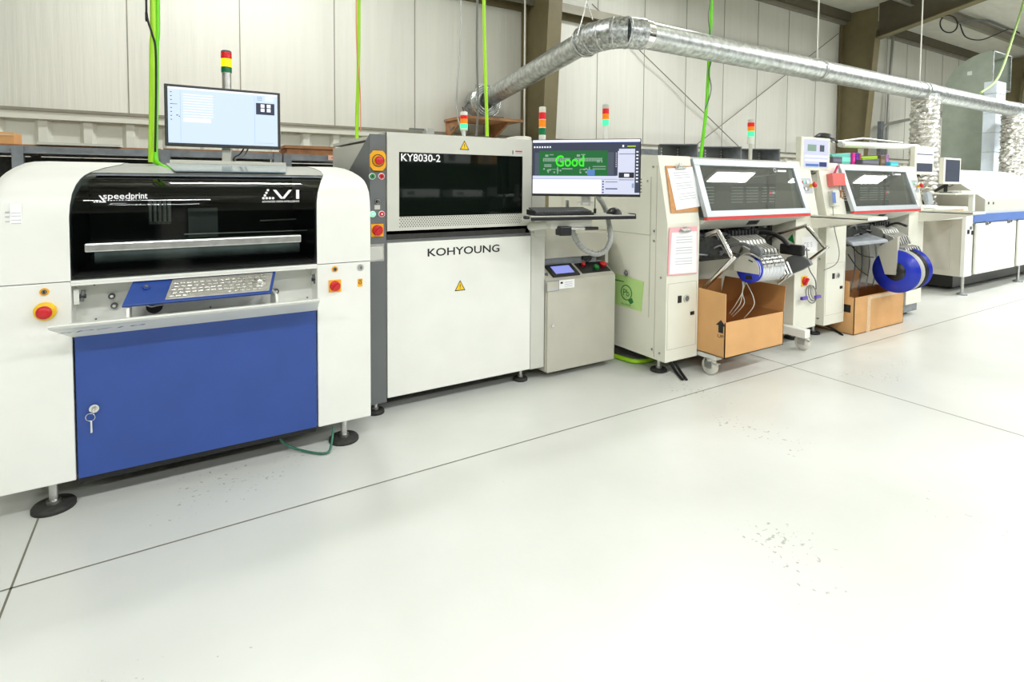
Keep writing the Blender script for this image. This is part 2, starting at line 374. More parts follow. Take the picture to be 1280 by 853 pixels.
rafter(11.5, 'brown steel roof rafter rising forward from the column behind the machines')
rafter(19.1, 'brown steel roof rafter at the far right edge, beyond the rectangular duct')
# ================================================================ 1. stencil printer (white and blue)
YF = 2.80
prof = [(2.80, .945), (2.80, 1.10), (2.80, 1.20), (2.805, 1.25), (2.82, 1.295), (2.855, 1.33), (2.90, 1.355), (2.95, 1.371), (3.01, 1.385), (3.13, 1.406), (3.30, 1.427), (3.50, 1.44), (3.8, 1.447), (4.05, 1.447)]
LB = [-.345, -.345, -.345, -.342, -.336, -.327, -.317, -.307, -.292, -.255, -.20, -.20, -.20, -.20]
RB = [.605, .605, .605, .607, .615, .632, .65, .668, .685, .70, .70, .70, .70, .70]
XL, XR = -.605, .87
pr = thing('stencil_printer', 'large white and blue machine with curved smoked window at the left', 'machine', (.14, 3.4, 0))
def podrow(j, side):
    y, z = prof[j]; r = []
    if side < 0:
        for t in (0, .12, .25, .5, .75, 1):
            x = XL+(LB[j]-XL)*t; e = max(0, .07-(x-XL)); dz = (.07-math.sqrt(max(0, .07**2-e*e))) if z > 1.22 else 0
            r.append(V((x, y+(0 if z > 1.22 else 0), z-dz*.8)))
    else:
        for t in (0, .25, .5, .75, .92, 1): r.append(V((RB[j]+(XR-RB[j])*t, y, z)))
    return r
for side, nm in ((-1, 'side_pod'), (1, 'side_pod')):
    b = MB(); b.grid([podrow(j, side) for j in range(len(prof))], M['white'])
    xe = XL if side < 0 else XR
    b.add([V((xe, y, z-(.05 if side < 0 and z > 1.22 else 0))) for y, z in prof]+[V((xe, 4.05, .945))], [list(range(len(prof)+1)) if side < 0 else list(range(len(prof)+1))[::-1]], M['white'])
    o = part(nm, b, pr)
    xb = LB if side < 0 else RB
    # inner edge flange of the window opening
    b = MB(); b.grid([[V((xb[j], prof[j][0], prof[j][1])), V((xb[j]-side*-.0, prof[j][0]+.03, prof[j][1]-.03))] for j in range(len(prof))], M['mgrey'], flip=(side > 0)); part('window_seal', b, o)
    x0, x1 = (XL, -.345) if side < 0 else (.605, XR)
    b = MB(); b.box(x0, x1, YF, YF+.6, .13, .942, M['white'], .004); part('lower_panel', b, pr)
b = MB(); b.grid([[V((LB[j]+(RB[j]-LB[j])*t, prof[j][0]+.004, prof[j][1]-.004)) for t in (0, .25, .5, .75, 1)] for j in range(9)], M['smoke']); win = part('front_window', b, pr, 'curved smoked glass window')
b = MB(); b.grid([[V((LB[j]+(RB[j]-LB[j])*t, prof[j][0], prof[j][1]-.003)) for t in (0, .3, .5, .75, 1)] for j in range(8, 14)], mat('grey_lid_paint', s2l(168, 170, 162), .4, var=.04))
p = PY(105, 221, 2.97); part('top_cover', b, pr, 'grey lid strip behind the window')
b = MB(); b.box(-.27, .66, 2.945, 2.965, 1.37, 1.378, M['mgrey']); part('window_hinge', b, pr)
b = MB(); b.box(-.58, .86, 3.42, 4.08, .14, 1.40, M['white']); part('rear_body', b, pr)
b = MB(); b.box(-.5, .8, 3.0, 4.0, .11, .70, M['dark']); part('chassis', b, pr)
# interior
b = MB(); b.box(-.34, .60, 3.40, 3.41, .95, 1.38, M['black']); b.box(-.34, .60, 2.84, 3.41, .945, .955, M['black']); b.box(-.345, -.34, 2.83, 3.41, .95, 1.30, M['black']); b.box(.60, .605, 2.83, 3.41, .95, 1.30, M['black'])
part('inner_liner', b, pr)
b = MB()
for i, (x, y) in enumerate(((188, 262), (194, 262), (200, 262), (206, 262), (212, 262))):
    q = PY(x, 277, 3.2); b.cyl(q, q+V((0, 0, .10)), .008, M['alu'], seg=8)
    b.cyl(q+V((0, 0, -.012)), q+V((0, 0, 0)), .012, M['chrome'], seg=8)
part('actuator_rods', b, pr)
b = MB(); q0 = PY(236, 297, 3.2); q1 = PY(272, 260, 3.2); b.box(q0.x, q1.x, 3.2, 3.26, q0.z, q1.z, M['dgrey'])
q0 = PY(325, 276, 3.25); q1 = PY(370, 274, 3.25); b.tube([q0, q1], .004, M['alu'], sub=1); q0 = PY(230, 293, 3.0); q1 = PY(385, 288, 3.0); b.tube([q0, q1], .003, M['alu'], sub=1)
for (x, y) in ((389, 254), (390, 268), (385, 290), (388, 309), (388, 276)): c = PY(x, y, 3.05); b.cyl(c, c+Y_*-.01, .006, M['alu'], seg=8)
part('inner_carriage', b, pr)
b = MB(); q = PY(200, 318, 3.0); b.cyl(V((-.28, 2.97, 1.02)), V((.55, 2.97, 1.02)), .035, M['mgrey'], seg=16); part('squeegee_roller', b, pr)
# grab rail outside the window
b = MB(); a = PY(106, 310, 2.77); c = PY(376, 298, 2.77); z = (a.z+c.z)/2
b.box(a.x, c.x, 2.755, 2.775, z-.018, z+.018, M['alu'], .006); b.box(a.x+.05, a.x+.08, 2.775, 2.80, z-.01, z+.01, M['black']); b.box(c.x-.08, c.x-.05, 2.775, 2.80, z-.01, z+.01, M['black']); part('grab_rail', b, pr)
# blue door
b = MB(); b.box(-.338, .598, YF-.004, YF+.02, .135, .722, M['blue'], .003); door = part('front_door', b, pr, 'blue lower door')
q = PY(118, 510, YF-.004); b = MB(); b.cyl(q+Y_*.0, q-Y_*.012, .017, M['chrome']); b.cyl(q-Y_*.012, q-Y_*.016, .009, M['alu']); lk = part('lock', b, door)
b = MB(); b.torus(q+V((-.012, -.02, -.03)), (.2, 1, .1), .016, .0014, M['chrome']); b.box(q.x-.013, q.x-.006, q.y-.02, q.y-.017, q.z-.095, q.z-.045, M['chrome'], .001); b.box(q.x-.002, q.x+.002, q.y-.03, q.y-.008, q.z-.012, q.z+.006, M['chrome']); part('key_ring', b, lk)
# keyboard bay: recess, tray lip
b = MB(); b.box(-.345, .605, 2.93, 2.945, .70, .94, M['white']); b.hexa([(-.345, 2.80, .724), (.605, 2.80, .724), (.605, 2.935, .745), (-.345, 2.935, .745), (-.345, 2.80, .734), (.605, 2.80, .734), (.605, 2.935, .755), (-.345, 2.935, .755)], M['white'])
b.box(-.345, .605, 2.80, 2.94, .925, .944, M['white']); b.box(-.345, .605, 2.797, 2.812, .936, .946, M['white'])
for (x, y) in ((118, 356), (120, 399), (383, 336), (384, 372), (263, 384)): c = PY(x, y, 2.93); b.cyl(c, c-Y_*.004, .004, M['dgrey'], seg=8)
rec = part('keyboard_bay', b, pr)
b = MB(); zt = .795; yt = 2.665
T0 = V((-.335, yt, zt)); 
yt = 2.66; zt = .797
b.hexa([(-.398, yt+.006, zt-.012), (.585, yt+.006, zt-.012), (.603, 2.797, .718), (-.345, 2.797, .718), (-.40, yt-.004, zt), (.588, yt-.004, zt), (.603, 2.797, .732), (-.345, 2.797, .732)], M['white'])
b.box(-.40, .588, yt-.006, yt+.016, zt-.002, zt+.004, M['white'], .0015)
tray = part('tray', b, pr, 'white tilted keyboard tray lip')
# lettering on the slanted lip face (only its upper ends are readable)
dn = V((0, 2.80-yt, .722-zt)).normalized()
b = MB(); nn = X_.cross(-dn)
b.text('SP710', V((-.375, yt+.022, zt-.030))+nn*.003, X_, -dn, .017, M['blue'], w=.28, depth=.002, shear=.2); part('tray_lettering', b, tray)
# blue keyboard panel
A = PY(167, 349, 2.825); B = PY(340, 338, 2.825); zA = (A.z+B.z)/2
yc = 2.715; Cc = PY(152, 382.5, yc); D = PY(339.5, 366, yc); zc = (Cc.z+D.z)/2
kx0, kx1 = Cc.x, D.x
ku = X_; O = V((kx0, yc, zc)); kv = V((A.x, 2.825, zA))-O; kh = kv.length; kvn = kv.normalized(); kn = ku.cross(kvn).normalized()
b = MB(); b.hexa([O-kn*.012, O+ku*(kx1-kx0)-kn*.012, O+ku*(kx1-kx0)+kvn*kh-kn*.012, O+kvn*kh-kn*.012, O, O+ku*(kx1-kx0), O+ku*(kx1-kx0)+kvn*kh, O+kvn*kh], M['blue'], .002)
kp = part('keyboard_panel', b, pr, 'blue tilted panel carrying a steel keyboard')
W = kx1-kx0
def kb_box(b, u0, u1, v0, v1, h0, h1, m, bev=0):
    P = [O+ku*u+kvn*v+kn*h for h in (h0, h1) for u, v in ((u0, v0), (u1, v0), (u1, v1), (u0, v1))]; b.hexa(P, m, bev)
b = MB(); kb_box(b, .145, W-.012, .012, kh-.02, 0, .004, M['satin'], .001); kb = part('keyboard', b, kp, 'flush steel keyboard with round-cornered keys')
b = MB(); nr = 5; kw = .0245; rowh = (kh-.055)/nr
for r in range(nr):
    for c in range(15):
        if r == 0 and 3 <= c <= 8:
            if c == 3: kb_box(b, .155+c*kw+.002, .155+9*kw-.004, .022, .022+rowh-.006, .004, .008, M['key'])
            continue
        u = .157+c*kw+(.006 if r % 2 else 0); v = .022+r*rowh
        kb_box(b, u, u+kw-.006, v, v+rowh-.006, .004, .009, M['key'], .0015)
part('keys', b, kb)
b = MB(); q = O+ku*(W-.062)+kvn*(kh*.45); b.lathe([(.004, .03), (.008, .028), (.009, .018), (.02, .015), (.026, .008), (.028, .0001)], q, kn, M['key']); part('trackball', b, kb); b = MB()
for i in range(3): kb_box(b, W-.095+i*.026, W-.078+i*.026, kh-.042, kh-.030, .004, .009, M['key'])
part('mouse_buttons', b, kb)
b = MB(); q = O+ku*.06+kvn*(kh*.62); b.cyl(q, q+kn*.01, .013, M['blue']); b.cyl(q+kn*.01, q+kn*.014, .007, M['dgrey']); part('panel_knob', b, kp)
b = MB(); q = PY(193, 383, 2.925); b.cyl(q-Y_*.002, q+Y_*.002, .032, M['blk']); b.tube([q+V((-.028, -.006, .008)), q+V((-.01, -.012, .001)), q+V((.01, -.012, .004)), q+V((.03, -.008, .004))], .003, M['whc']); part('cable_hole', b, rec)
b = MB()
for (x, y) in ((140, 370), (143, 382), (345, 364)): q = PY(x, y, 2.93); b.cyl(q, q-Y_*.012, .013, M['dgrey'], seg=14); b.cyl(q-Y_*.012, q-Y_*.015, .006, M['chrome'], seg=10)
for x, y, s in ((97, 371, 1), (397, 349, -1)): 
    q = PY(x, y, 2.84); b.box(q.x-.012, q.x+.006, 2.83, 2.85, q.z-.03, q.z+.03, M['white']); b.cyl(q+V((s*.006, 0, .0)), q+V((s*.028, 0, 0)), .009, M['black'], seg=12); b.cyl(q+V((s*.012, 0, -.02)), q+V((s*.02, 0, .025)), .008, M['dgrey'], seg=10)
part('tray_latches', b, rec)
b = MB()
for x in (PX(158, 395, -.16).x, PY(341, 372, 2.80).x):
    b.prism([(x, 2.70, .79), (x, 2.88, .74), (x, 2.88, .83), (x, 2.72, .83)], (.01, 0, 0), M['white'])
part('tray_brackets', b, rec)
# emergency stop on the left panel
def estop(b1, b2, q, n, r=.022, big=True):
    b1.lathe([(0, r*1.35), (.012, r*1.4), (.02, r*1.2), (.022, r*.8)], q, n, M['yellow']); b1.cyl(q, q+V(n)*.03, r*.5, M['dgrey'])
    b2.lathe([(.022, r*.6), (.03, r*.95), (.036, r), (.044, r*.9), (.048, r*.5), (.049, .0001)], q, n, M['red'])
q = PY(57, 389, YF); b1 = MB(); b2 = MB(); estop(b1, b2, q, (0, -1, 0), .026); o = part('emergency_stop', b1, pr, 'yellow collar'); part('push_button', b2, o, 'red mushroom head')
def rotary(root, q, n=(0, -1, 0), s=.052, pm='orange', up=Z_, lab='red rotary isolator on orange plate'):
    n = V(n); u = V(up).cross(n) if False else n.cross(V(up)).normalized()*-1
    w = V(up)
    b = MB(); P = [q+u*a*s+w*c*s+n*h for h in (0, .004) for a, c in ((-1, -1), (1, -1), (1, 1), (-1, 1))]; b.hexa(P, M[pm]); o = part('main_switch', b, root, lab)
    b = MB(); b.lathe([(.004, s*.85), (.018, s*.8), (.02, s*.7), (.02, .0001)], q, n, M['red']); P = [q+(u*.7+w*.7).normalized()*a*s*.75+(u*.7-w*.7).normalized()*c*s*.2+n*h for h in (.02, .034) for a, c in ((-1, -1), (1, -1), (1, 1), (-1, 1))]; b.hexa(P, M['red'], .002); part('switch_knob', b, o)
q = PY(418.5, 357.5, YF); rotary(pr, q, s=.030)
b = MB(); q = PY(450, 353.5, YF); b.box(q.x-.012, q.x+.012, YF-.002, YF, q.z-.02, q.z+.02, M['orange']); b.cyl(q-Y_*.002, q-Y_*.003, .008, M['blk'], seg=12); b.cyl(q-Y_*.003, q-Y_*.0035, .005, M['orange'], seg=12); b.box(q.x-.008, q.x+.008, YF-.003, YF-.002, q.z+.012, q.z+.015, M['blk']); part('warning_sticker', b, pr)
for x, y in ((55.5, 365), (418.5, 336.5), (450.5, 334.5)):
    b = MB(); q = PY(x, y, YF); b.cyl(q, q-Y_*.004, .015, M['orange'] if x < 440 else M['alu'], seg=16); b.cyl(q-Y_*.004, q-Y_*.009, .009, M['dgrey'] if x < 440 else M['alu'], seg=12); b.box(q.x-.002, q.x+.002, q.y-.011, q.y-.009, q.z-.006, q.z+.006, M['blk']); part('key_lock', b, pr)
b = MB(); q = PY(20, 265, YF); b.box(q.x-.017, q.x+.017, YF-.0015, YF, q.z-.045, q.z+.035, M['paper'])
for k in range(4): zz = q.z-.004-k*.012-(.004 if k > 1 else 0); b.box(q.x-.014, q.x+.014, YF-.0022, YF-.0015, zz-.001, zz+.001, M['ink'])
q = PY(9, 268, YF)
for k in range(3): b.box(q.x-.006, q.x+.006, YF-.002, YF, q.z-.03+k*.018, q.z-.026+k*.018, M['ink'])
part('data_label', b, pr, 'small white data label')
# logos on the window
b = MB(); yb = YF-.004; q = PY(129, 250.5, yb); e = PY(184.5, 248.5, yb); z0 = q.z
b.text('speed', V((q.x, yb, z0-.003)), X_, Z_, .033, M['wht'], w=(e.x-q.x)*.60, depth=0.0004, bold=.006); b.text('print', V((q.x+(e.x-q.x)*.62, yb, z0-.003)), X_, Z_, .033, M['wht'], w=(e.x-q.x)*.38, depth=.0004, bold=.014)
q = PY(118, 252.5, yb)
for k in range(3): c = V((q.x+k*.009, yb, q.z)); b.cyl(c, c-Y_*.0004, .0034, M['wht'], seg=10)
c = V((q.x+.018, yb, q.z+.012)); b.prism([c+V((-.004, 0, .014)), c+V((.002, 0, .014)), c+V((.02, 0, -.012)), c+V((.012, 0, -.012))], (0, -.0004, 0), M['wht']); b.box(c.x+.002, c.x+.02, yb-.0004, yb, c.z-.015, c.z-.011, M['wht'])
q = PY(138, 254, yb); b.text('TECHNOLOGY', V((q.x, yb, q.z-.004)), X_, Z_, .004, M['wht'], w=.055, depth=.0004)
q = PY(327.5, 248.2, yb); e = PY(374, 247.5, yb); Wd = e.x-q.x; zz = q.z
for k in range(4): c = V((q.x+.006+k*Wd*.085, yb, zz+.001)); b.cyl(c, c-Y_*.0004, .0058, M['wht'], seg=12)
for k in range(3): c = V((q.x+.006+(k+1)*Wd*.04, yb, zz+.001+.0125*(k+1))); b.cyl(c, c-Y_*.0004, .0056, M['wht'], seg=12)
hh = .040; w0 = q.x+Wd*.29; w1 = q.x+Wd*.80; wm = (w0+w1)/2; t = Wd*.085
for s in (0, 1):
    xa = w0 if s == 0 else w1-t; xb_ = wm-t*.6 if s == 0 else wm-t*.4
    b.prism([(xa, yb, zz+hh), (xa+t, yb, zz+hh), (xb_+t, yb, zz-.003), (xb_, yb, zz-.003)], (0, -.0004, 0), M['wht'])
b.box(e.x-t*1.0, e.x, yb-.0004, yb, zz-.003, zz+hh, M['wht'])
b.text('ADVANCED VISION INTELLIGENCE', V((q.x, yb, zz-.019)), X_, Z_, .0085, M['wht'], w=Wd, depth=.0004, bold=.01)
part('window_lettering', b, win, 'white lettering and dotted emblems')
# feet
def foot(root, x, y, R, ztop, shaft, m='rubber'):
    b = MB(); b.lathe([(0, .0001), (0, R), (.012, R), (.02, R*.92), (.022, .0001)], (x, y, 0), (0, 0, 1), M[m]); o = part('levelling_foot', b, root)
    b = MB(); b.cyl((x, y, .02), (x, y, ztop), shaft, M['alu'], seg=12)
    b.cyl((x, y, .02), (x, y, .035), shaft*1.7, M['alu'], seg=6); part('threaded_rod', b, o)
for x, y in ((-.43, 2.885), (.75, 2.88), (-.43, 3.9), (.75, 3.9)): foot(pr, x, y, .075, .2, .016)
# dark skirt line beneath the door
b = MB(); b.box(-.34, .60, 2.83, 2.86, .10, .16, M['black']); part('underside_skirt', b, pr)
# flat tray on top: bluish acrylic deflector
b = MB(); q = [PY(212, 209, 3.25), PY(350, 211, 3.25)]
b.hexa([(.02, 3.02, 1.392), (.50, 3.02, 1.392), (.56, 3.34, 1.434), (-.02, 3.34, 1.434), (.02, 3.02, 1.397), (.50, 3.02, 1.397), (.56, 3.34, 1.439), (-.02, 3.34, 1.439)], mat('pale_blue_acrylic', s2l(150, 170, 180), .12, .3, var=.04)); part('acrylic_deflector', b, pr, 'pale blue glossy flap on the lid')
b = MB(); b.box(.0, .56, 3.36, 3.40, 1.440, 1.456, M['cream']); part('rear_ledge', b, pr)

# monitor on its post
def monitor_mesh(P, th, bez, m):
    tl, tr, br, bl = P; u = (tr-tl).normalized(); v = (tl-bl).normalized(); n = u.cross(v)
    b = MB(); b.hexa([bl+n*-th, br+n*-th, tr+n*-th, tl+n*-th, bl, br, tr, tl], m, .003); return b, u, v, n
ym = 3.5
a = PY(204, 104.5, ym); c = PY(351, 116, ym); d = PY(207, 183, ym); e = PY(350, 186.5, ym)
x0, x1 = (a.x+d.x)/2, (c.x+e.x)/2; zt, zb = (a.z+c.z)/2, (d.z+e.z)/2
mo = thing('monitor', 'wide monitor with pale blue screen above the white and blue machine', 'monitor', (.28, ym+.05, 1.44))
b = MB(); b.box(x0, x1, ym, ym+.04, zb, zt, M['bezel'], .004); b.box(x0+.15, x1-.15, ym+.04, ym+.07, zb+.06, zt-.06, M['black'], .01); part('housing', b, mo)
b = MB(); X0, X1, Z0, Z1 = x0+.016, x1-.016, zb+.018, zt-.014; b.box(X0, X1, ym-.002, ym, Z0, Z1, K['sky']); scn = part('screen', b, mo)
W = X1-X0; Hh = Z1-Z0
def sr(b, u0, u1, v0, v1, k, y=.0026): b.box(X0+u0*W, X0+u1*W, ym-y, ym-.002, Z0+v0*Hh, Z0+v1*Hh, K[k])
b = MB()
for k in range(9): sr(b, .13, .39, .87-k*.048, .888-k*.048, 'wht')
sr(b, .13, .37, .385, .46, 'wht'); sr(b, .105, .107, .02, .95, 'lines'); sr(b, .775, .777, .02, .95, 'lines'); sr(b, 0, 1, .965, 1, 'wht')
for k in range(8): sr(b, .02, .035, .9-k*.07, .912-k*.07, 'nav')
sr(b, .03, .08, .69, .70, 'blu'); sr(b, .07, .085, .49, .505, 'nav'); sr(b, .09, .1, .47, .485, 'slate')
sr(b, .79, .97, .60, .82, 'slate')
for i in (0, 1):
    for j in (0, 1): sr(b, .835+i*.06, .872+i*.06, .655+j*.08, .72+j*.08, 'wht', .003)
for k in range(3): sr(b, .8, .85, .93-k*.03, .94-k*.03, 'lines'); sr(b, .88, .96, .93-k*.03, .945-k*.03, 'wht')
sr(b, .79, .96, .05, .055, 'lines'); part('screen_content', b, scn)
b = MB(); px = PY(283, 195, ym+.05).x; b.box(px-.022, px+.022, ym+.04, ym+.06, 1.445, zb+.1, M['greyp'], .003); b.box(px-.04, px+.04, ym+.0, ym+.1, 1.445, 1.452, M['greyp']); part('post', b, mo)
b = MB(); b.tube([(px+.1, ym+.05, zb+.02), (px+.07, ym+.05, zb-.03), (px+.04, ym+.04, zb-.05), (px+.035, ym+.02, 1.45)], .004, M['blkc']); b.tube([(px+.12, ym+.05, zb+.02), (px+.09, ym+.05, zb-.04), (px+.045, ym+.04, zb-.06), (px+.045, ym+.02, 1.45)], .004, M['cable']); part('cable', b, mo)

# stack lights
def stack(name_label, x, y, zb, segs, r, pole_r=None, top='greyp', tz=.012, pole='alu', zpole=None):
    t = thing('signal_tower', name_label, 'signal light', (x, y, zpole if zpole is not None else zb))
    if zpole is not None:
        b = MB(); b.cyl((x, y, zpole), (x, y, zb), pole_r or r*.8, M[pole], seg=14); part('pole', b, t)
    z = zb
    for mname, h in segs:
        b = MB(); b.cyl((x, y, z), (x, y, z+h), r, M[mname] if mname in M else mname, seg=20)
        for k in range(1, 4): b.torus((x, y, z+h*k/4), (0, 0, 1), r, r*.03, M[mname], seg=20, tw=4)
        part('base_module' if mname in ('white', 'cream', 'dgrey', 'alu') else 'lamp_lens', b, t); z += h
    b = MB(); b.cyl((x, y, z), (x, y, z+tz), r*.98, M[top], seg=20); b.cyl((x, y, z+tz), (x, y, z+tz+.004), r*.8, M[top], seg=20); part('cap', b, t)
    return t
def zat(px, py, Yy): return PY(px, py, Yy).z
y = 3.85; x = PY(283, 80, y).x
stack('amber-lit signal tower above the monitor with pale screen', x, y, zat(283, 91, y), [('lens_g', zat(283, 84, y)-zat(283, 91, y)), ('lens_aon', zat(283, 74, y)-zat(283, 84, y)), ('lens_r', zat(283, 66, y)-zat(283, 74, y))], .030, .026, top='dgrey', tz=.008, zpole=1.445)

# ================================================================ 2. inspection machine
IY = 3.08; D0, D1 = 1.052, 2.04; XE = 2.155
ins = thing('inspection_machine', 'tall white and grey inspection machine with dark rectangular window', 'machine', (1.55, 3.7, 0))
ZB, ZM, ZT = .095, 1.005, 1.635
b = MB()
b.prism([(.955, IY, .07), (.955, IY, 1.62), (.955, 3.55, 1.40), (.955, 4.3, 1.40), (.955, 4.3, .07)], (D0-.957, 0, 0), M['dgrey'])
pil = part('side_pillar', b, ins, 'dark grey left pillar with switches')
b = MB(); b.box(.955, D0-.003, IY-.004, IY, .07, 1.62, M['dgrey'], .001); part('pillar_face', b, pil)
b = MB(); b.box(D0, D1+.0, IY+.01, 4.3, .12, 1.60, M['greyp']); part('body', b, ins)
b = MB(); wx0, wx1 = PY(498, 230, IY).x, PY(652, 230, IY).x; wz0, wz1 = (PY(498, 271, IY).z+PY(652, 267, IY).z)/2, (PY(498, 191, IY).z+PY(652, 195, IY).z)/2
uz0 = PY(484, 289, IY).z
for (a0, a1, c0, c1) in ((D0, D1, wz1, ZT), (D0, D1, uz0, wz0), (D0, wx0, wz0, wz1), (wx1, D1, wz0, wz1)): b.box(a0, a1, IY-.012, IY+.02, c0, c1, M['greyp'])
b.box(D0, D1, IY+.0, 4.3, ZT-.02, ZT, M['greyp']); uc = part('upper_cover', b, ins, 'light grey upper cover')
b = MB(); b.box(wx0, wx1, IY-.010, IY-.004, wz0, wz1, M['smoke2']); iw = part('window', b, ins, 'dark tinted window')
b = MB(); b.box(wx0-.01, wx1+.01, IY+.25, IY+.26, wz0-.02, wz1+.02, M['black']); b.box(wx0-.01, wx0, IY, IY+.25, wz0, wz1, M['black']); b.box(wx1, wx1+.01, IY, IY+.25, wz0, wz1, M['black']); b.box(wx0, wx1, IY, IY+.25, wz0-.02, wz0, M['black']); b.box(wx0, wx1, IY, IY+.25, wz1, wz1+.02, M['black']); part('inner_liner', b, ins)
b = MB(); nx = 52
for r in range(6):
    for c in range(nx):
        x = wx0+.004+(wx1-wx0-.008)*(c+(.5 if r % 2 else 0))/nx; z = uz0+.022+r*.0105
        b.add([(x-.0042, IY-.0128, z), (x, IY-.0128, z-.0042), (x+.0042, IY-.0128, z), (x, IY-.0128, z+.0042)], [(0, 1, 2, 3)], M['black'])
part('vent_holes', b, uc)
b = MB(); q = PY(500.5, 201.5, IY); e = PY(549.5, 200, IY); b.text('KY8030-2', (q.x, IY-.0105, q.z), X_, Z_, .044, M['wht'], w=e.x-q.x, depth=.0006, bold=.012); part('window_lettering', b, iw)
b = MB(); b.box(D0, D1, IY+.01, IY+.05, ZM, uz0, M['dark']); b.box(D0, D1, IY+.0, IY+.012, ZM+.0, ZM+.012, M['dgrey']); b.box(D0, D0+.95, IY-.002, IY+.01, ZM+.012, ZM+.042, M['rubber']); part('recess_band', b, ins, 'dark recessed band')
b = MB(); b.box(D0, D1, IY-.012, IY+.02, ZB, ZM-.006, M['white'], .003); dr = part('lower_door', b, ins, 'large white lower door')
b = MB(); q = PY(533.5, 320, IY); e = PY(623, 314.5, IY); b.text('KOHYOUNG', (q.x, IY-.0125, (q.z+e.z)/2-.002), X_, Z_, .048, M['blk'], w=e.x-q.x, depth=.0008, bold=.014); part('door_lettering', b, dr)
def warn(b, q, h):
    w = h*1.12; o = V(q)
    b.add([o+V((-w/2, -.001, 0)), o+V((w/2, -.001, 0)), o+V((0, -.001, h))], [(0, 1, 2)], M['blk'])
    b.add([o+V((-w/2*.78, -.0014, h*.08)), o+V((w/2*.78, -.0014, h*.08)), o+V((0, -.0014, h*.86))], [(0, 1, 2)], M['yellow'])
    b.box(o.x-h*.035, o.x+h*.035, o.y-.002, o.y-.0014, o.z+h*.33, o.z+h*.62, M['blk']); b.box(o.x-h*.035, o.x+h*.035, o.y-.002, o.y-.0014, o.z+h*.18, o.z+h*.25, M['blk'])
b = MB(); q = PY(575, 363.5, IY-.012); warn(b, q, .066); part('warning_triangle', b, dr, 'yellow warning triangle')
b = MB(); q = PY(580.5, 187.5, IY-.012); warn(b, q, .058); part('warning_triangle', b, uc, 'yellow warning triangle')
b = MB(); q = PY(641, 190.5, IY-.012); b.box(q.x-.003, q.x+.003, IY-.013, IY-.012, q.z-.012, q.z+.012, M['blk']); q = PY(648.5, 189.5, IY-.012); b.box(q.x-.026, q.x+.026, IY-.013, IY-.012, q.z-.003, q.z+.004, M['red']); b.box(q.x-.026, q.x+.026, IY-.013, IY-.012, q.z-.014, q.z-.008, M['ink']); part('small_label', b, uc)
b = MB(); b.box(D1+.004, XE, IY-.012, 4.2, .09, ZT-.01, M['greyp'], .004); part('right_column', b, ins)
q = PY(672, 300, IY); b = MB(); b.box(D1+.025, XE-.01, IY-.022, IY-.012, PY(670, 296, IY).z, PY(670, 274, IY).z, M['greyp'], .006); part('cover_plate', b, ins)
# pillar switches
def onpil(x, y): return PY(x, y, IY-.004)
q = onpil(471.5, 201); b1 = MB()
b1.prism([q+V((a*.044, 0, c*.056)) for a, c in ((-.6, -1), (.6, -1), (1, -.6), (1, .6), (.6, 1), (-.6, 1), (-1, .6), (-1, -.6))], (0, -.02, 0), M['orange'])
b1.lathe([(.02, .036), (.022, .032), (.014, .03), (.014, .0001)], q, (0, -1, 0), M['rubber']); b2 = MB(); b2.lathe([(.014, .016), (.03, .018), (.034, .024), (.044, .023), (.047, .015), (.048, .0001)], q, (0, -1, 0), M['red'])
o = part('emergency_stop', b1, ins, 'orange shroud'); part('push_button', b2, o, 'red button')
for (x, y, mm, rg) in ((465, 220.5, 'green', 'wht'), (476.5, 220.5, 'red', 'wht'), (465.5, 267.8, 'mint', 'wht'), (476.8, 267.6, 'red', 'wht')):
    q = onpil(x, y); b = MB(); b.cyl(q, q-Y_*.006, .0185, M[rg]); b.cyl(q-Y_*.006, q-Y_*.012, .0145, K[mm] if mm in K else M[mm]); b.cyl(q-Y_*.012, q-Y_*.0125, .005, M['blk'] if y < 240 else M['wht'], seg=12); part('push_button', b, ins)
q = onpil(471.5, 252); b = MB(); b.cyl(q, q-Y_*.008, .015, M['alu']); b.cyl(q-Y_*.008, q-Y_*.014, .010, M['blk'], seg=14); b.box(q.x-.002, q.x+.002, q.y-.018, q.y-.014, q.z-.01, q.z+.01, M['alu']); b.box(q.x-.016, q.x+.016, q.y-.002, q.y, q.z-.045, q.z-.02, M['greyp']); part('key_switch', b, ins)
q = onpil(471.5, 288); rotary(ins, q, s=.036)
q = onpil(471, 316); b = MB(); b.box(q.x-.042, q.x+.042, q.y-.002, q.y, q.z-.05, q.z+.05, M['alu']); b.box(q.x-.036, q.x+.036, q.y-.0026, q.y-.002, q.z-.04, q.z+.035, M['greyp'])
for k in range(6): b.box(q.x-.03, q.x+.02, q.y-.003, q.y-.0026, q.z-.03+k*.01, q.z-.028+k*.01, M['ink'])
part('rating_plate', b, ins)
for x, y in ((1.0, 3.13), (2.02, 3.155), (1.0, 4.1), (2.02, 4.1)): foot(ins, x, y, .05, .16, .012, 'rubber')
b = MB(); b.box(.98, 2.1, 3.14, 4.2, .10, .13, M['black']); part('base_plate', b, ins)
y = 3.5; x = PY(580, 160, y).x
stack('green-lit signal tower on top of the tall inspection machine', x, y, zat(580, 163, y), [('white', .012), ('lens_gon', zat(580, 157, y)-zat(580, 163, y)), ('lens_a', zat(580, 151, y)-zat(580, 157, y)), ('lens_r', zat(580, 146.5, y)-zat(580, 151, y))], .026, .012, top='white', tz=.022, pole='white', zpole=1.635)
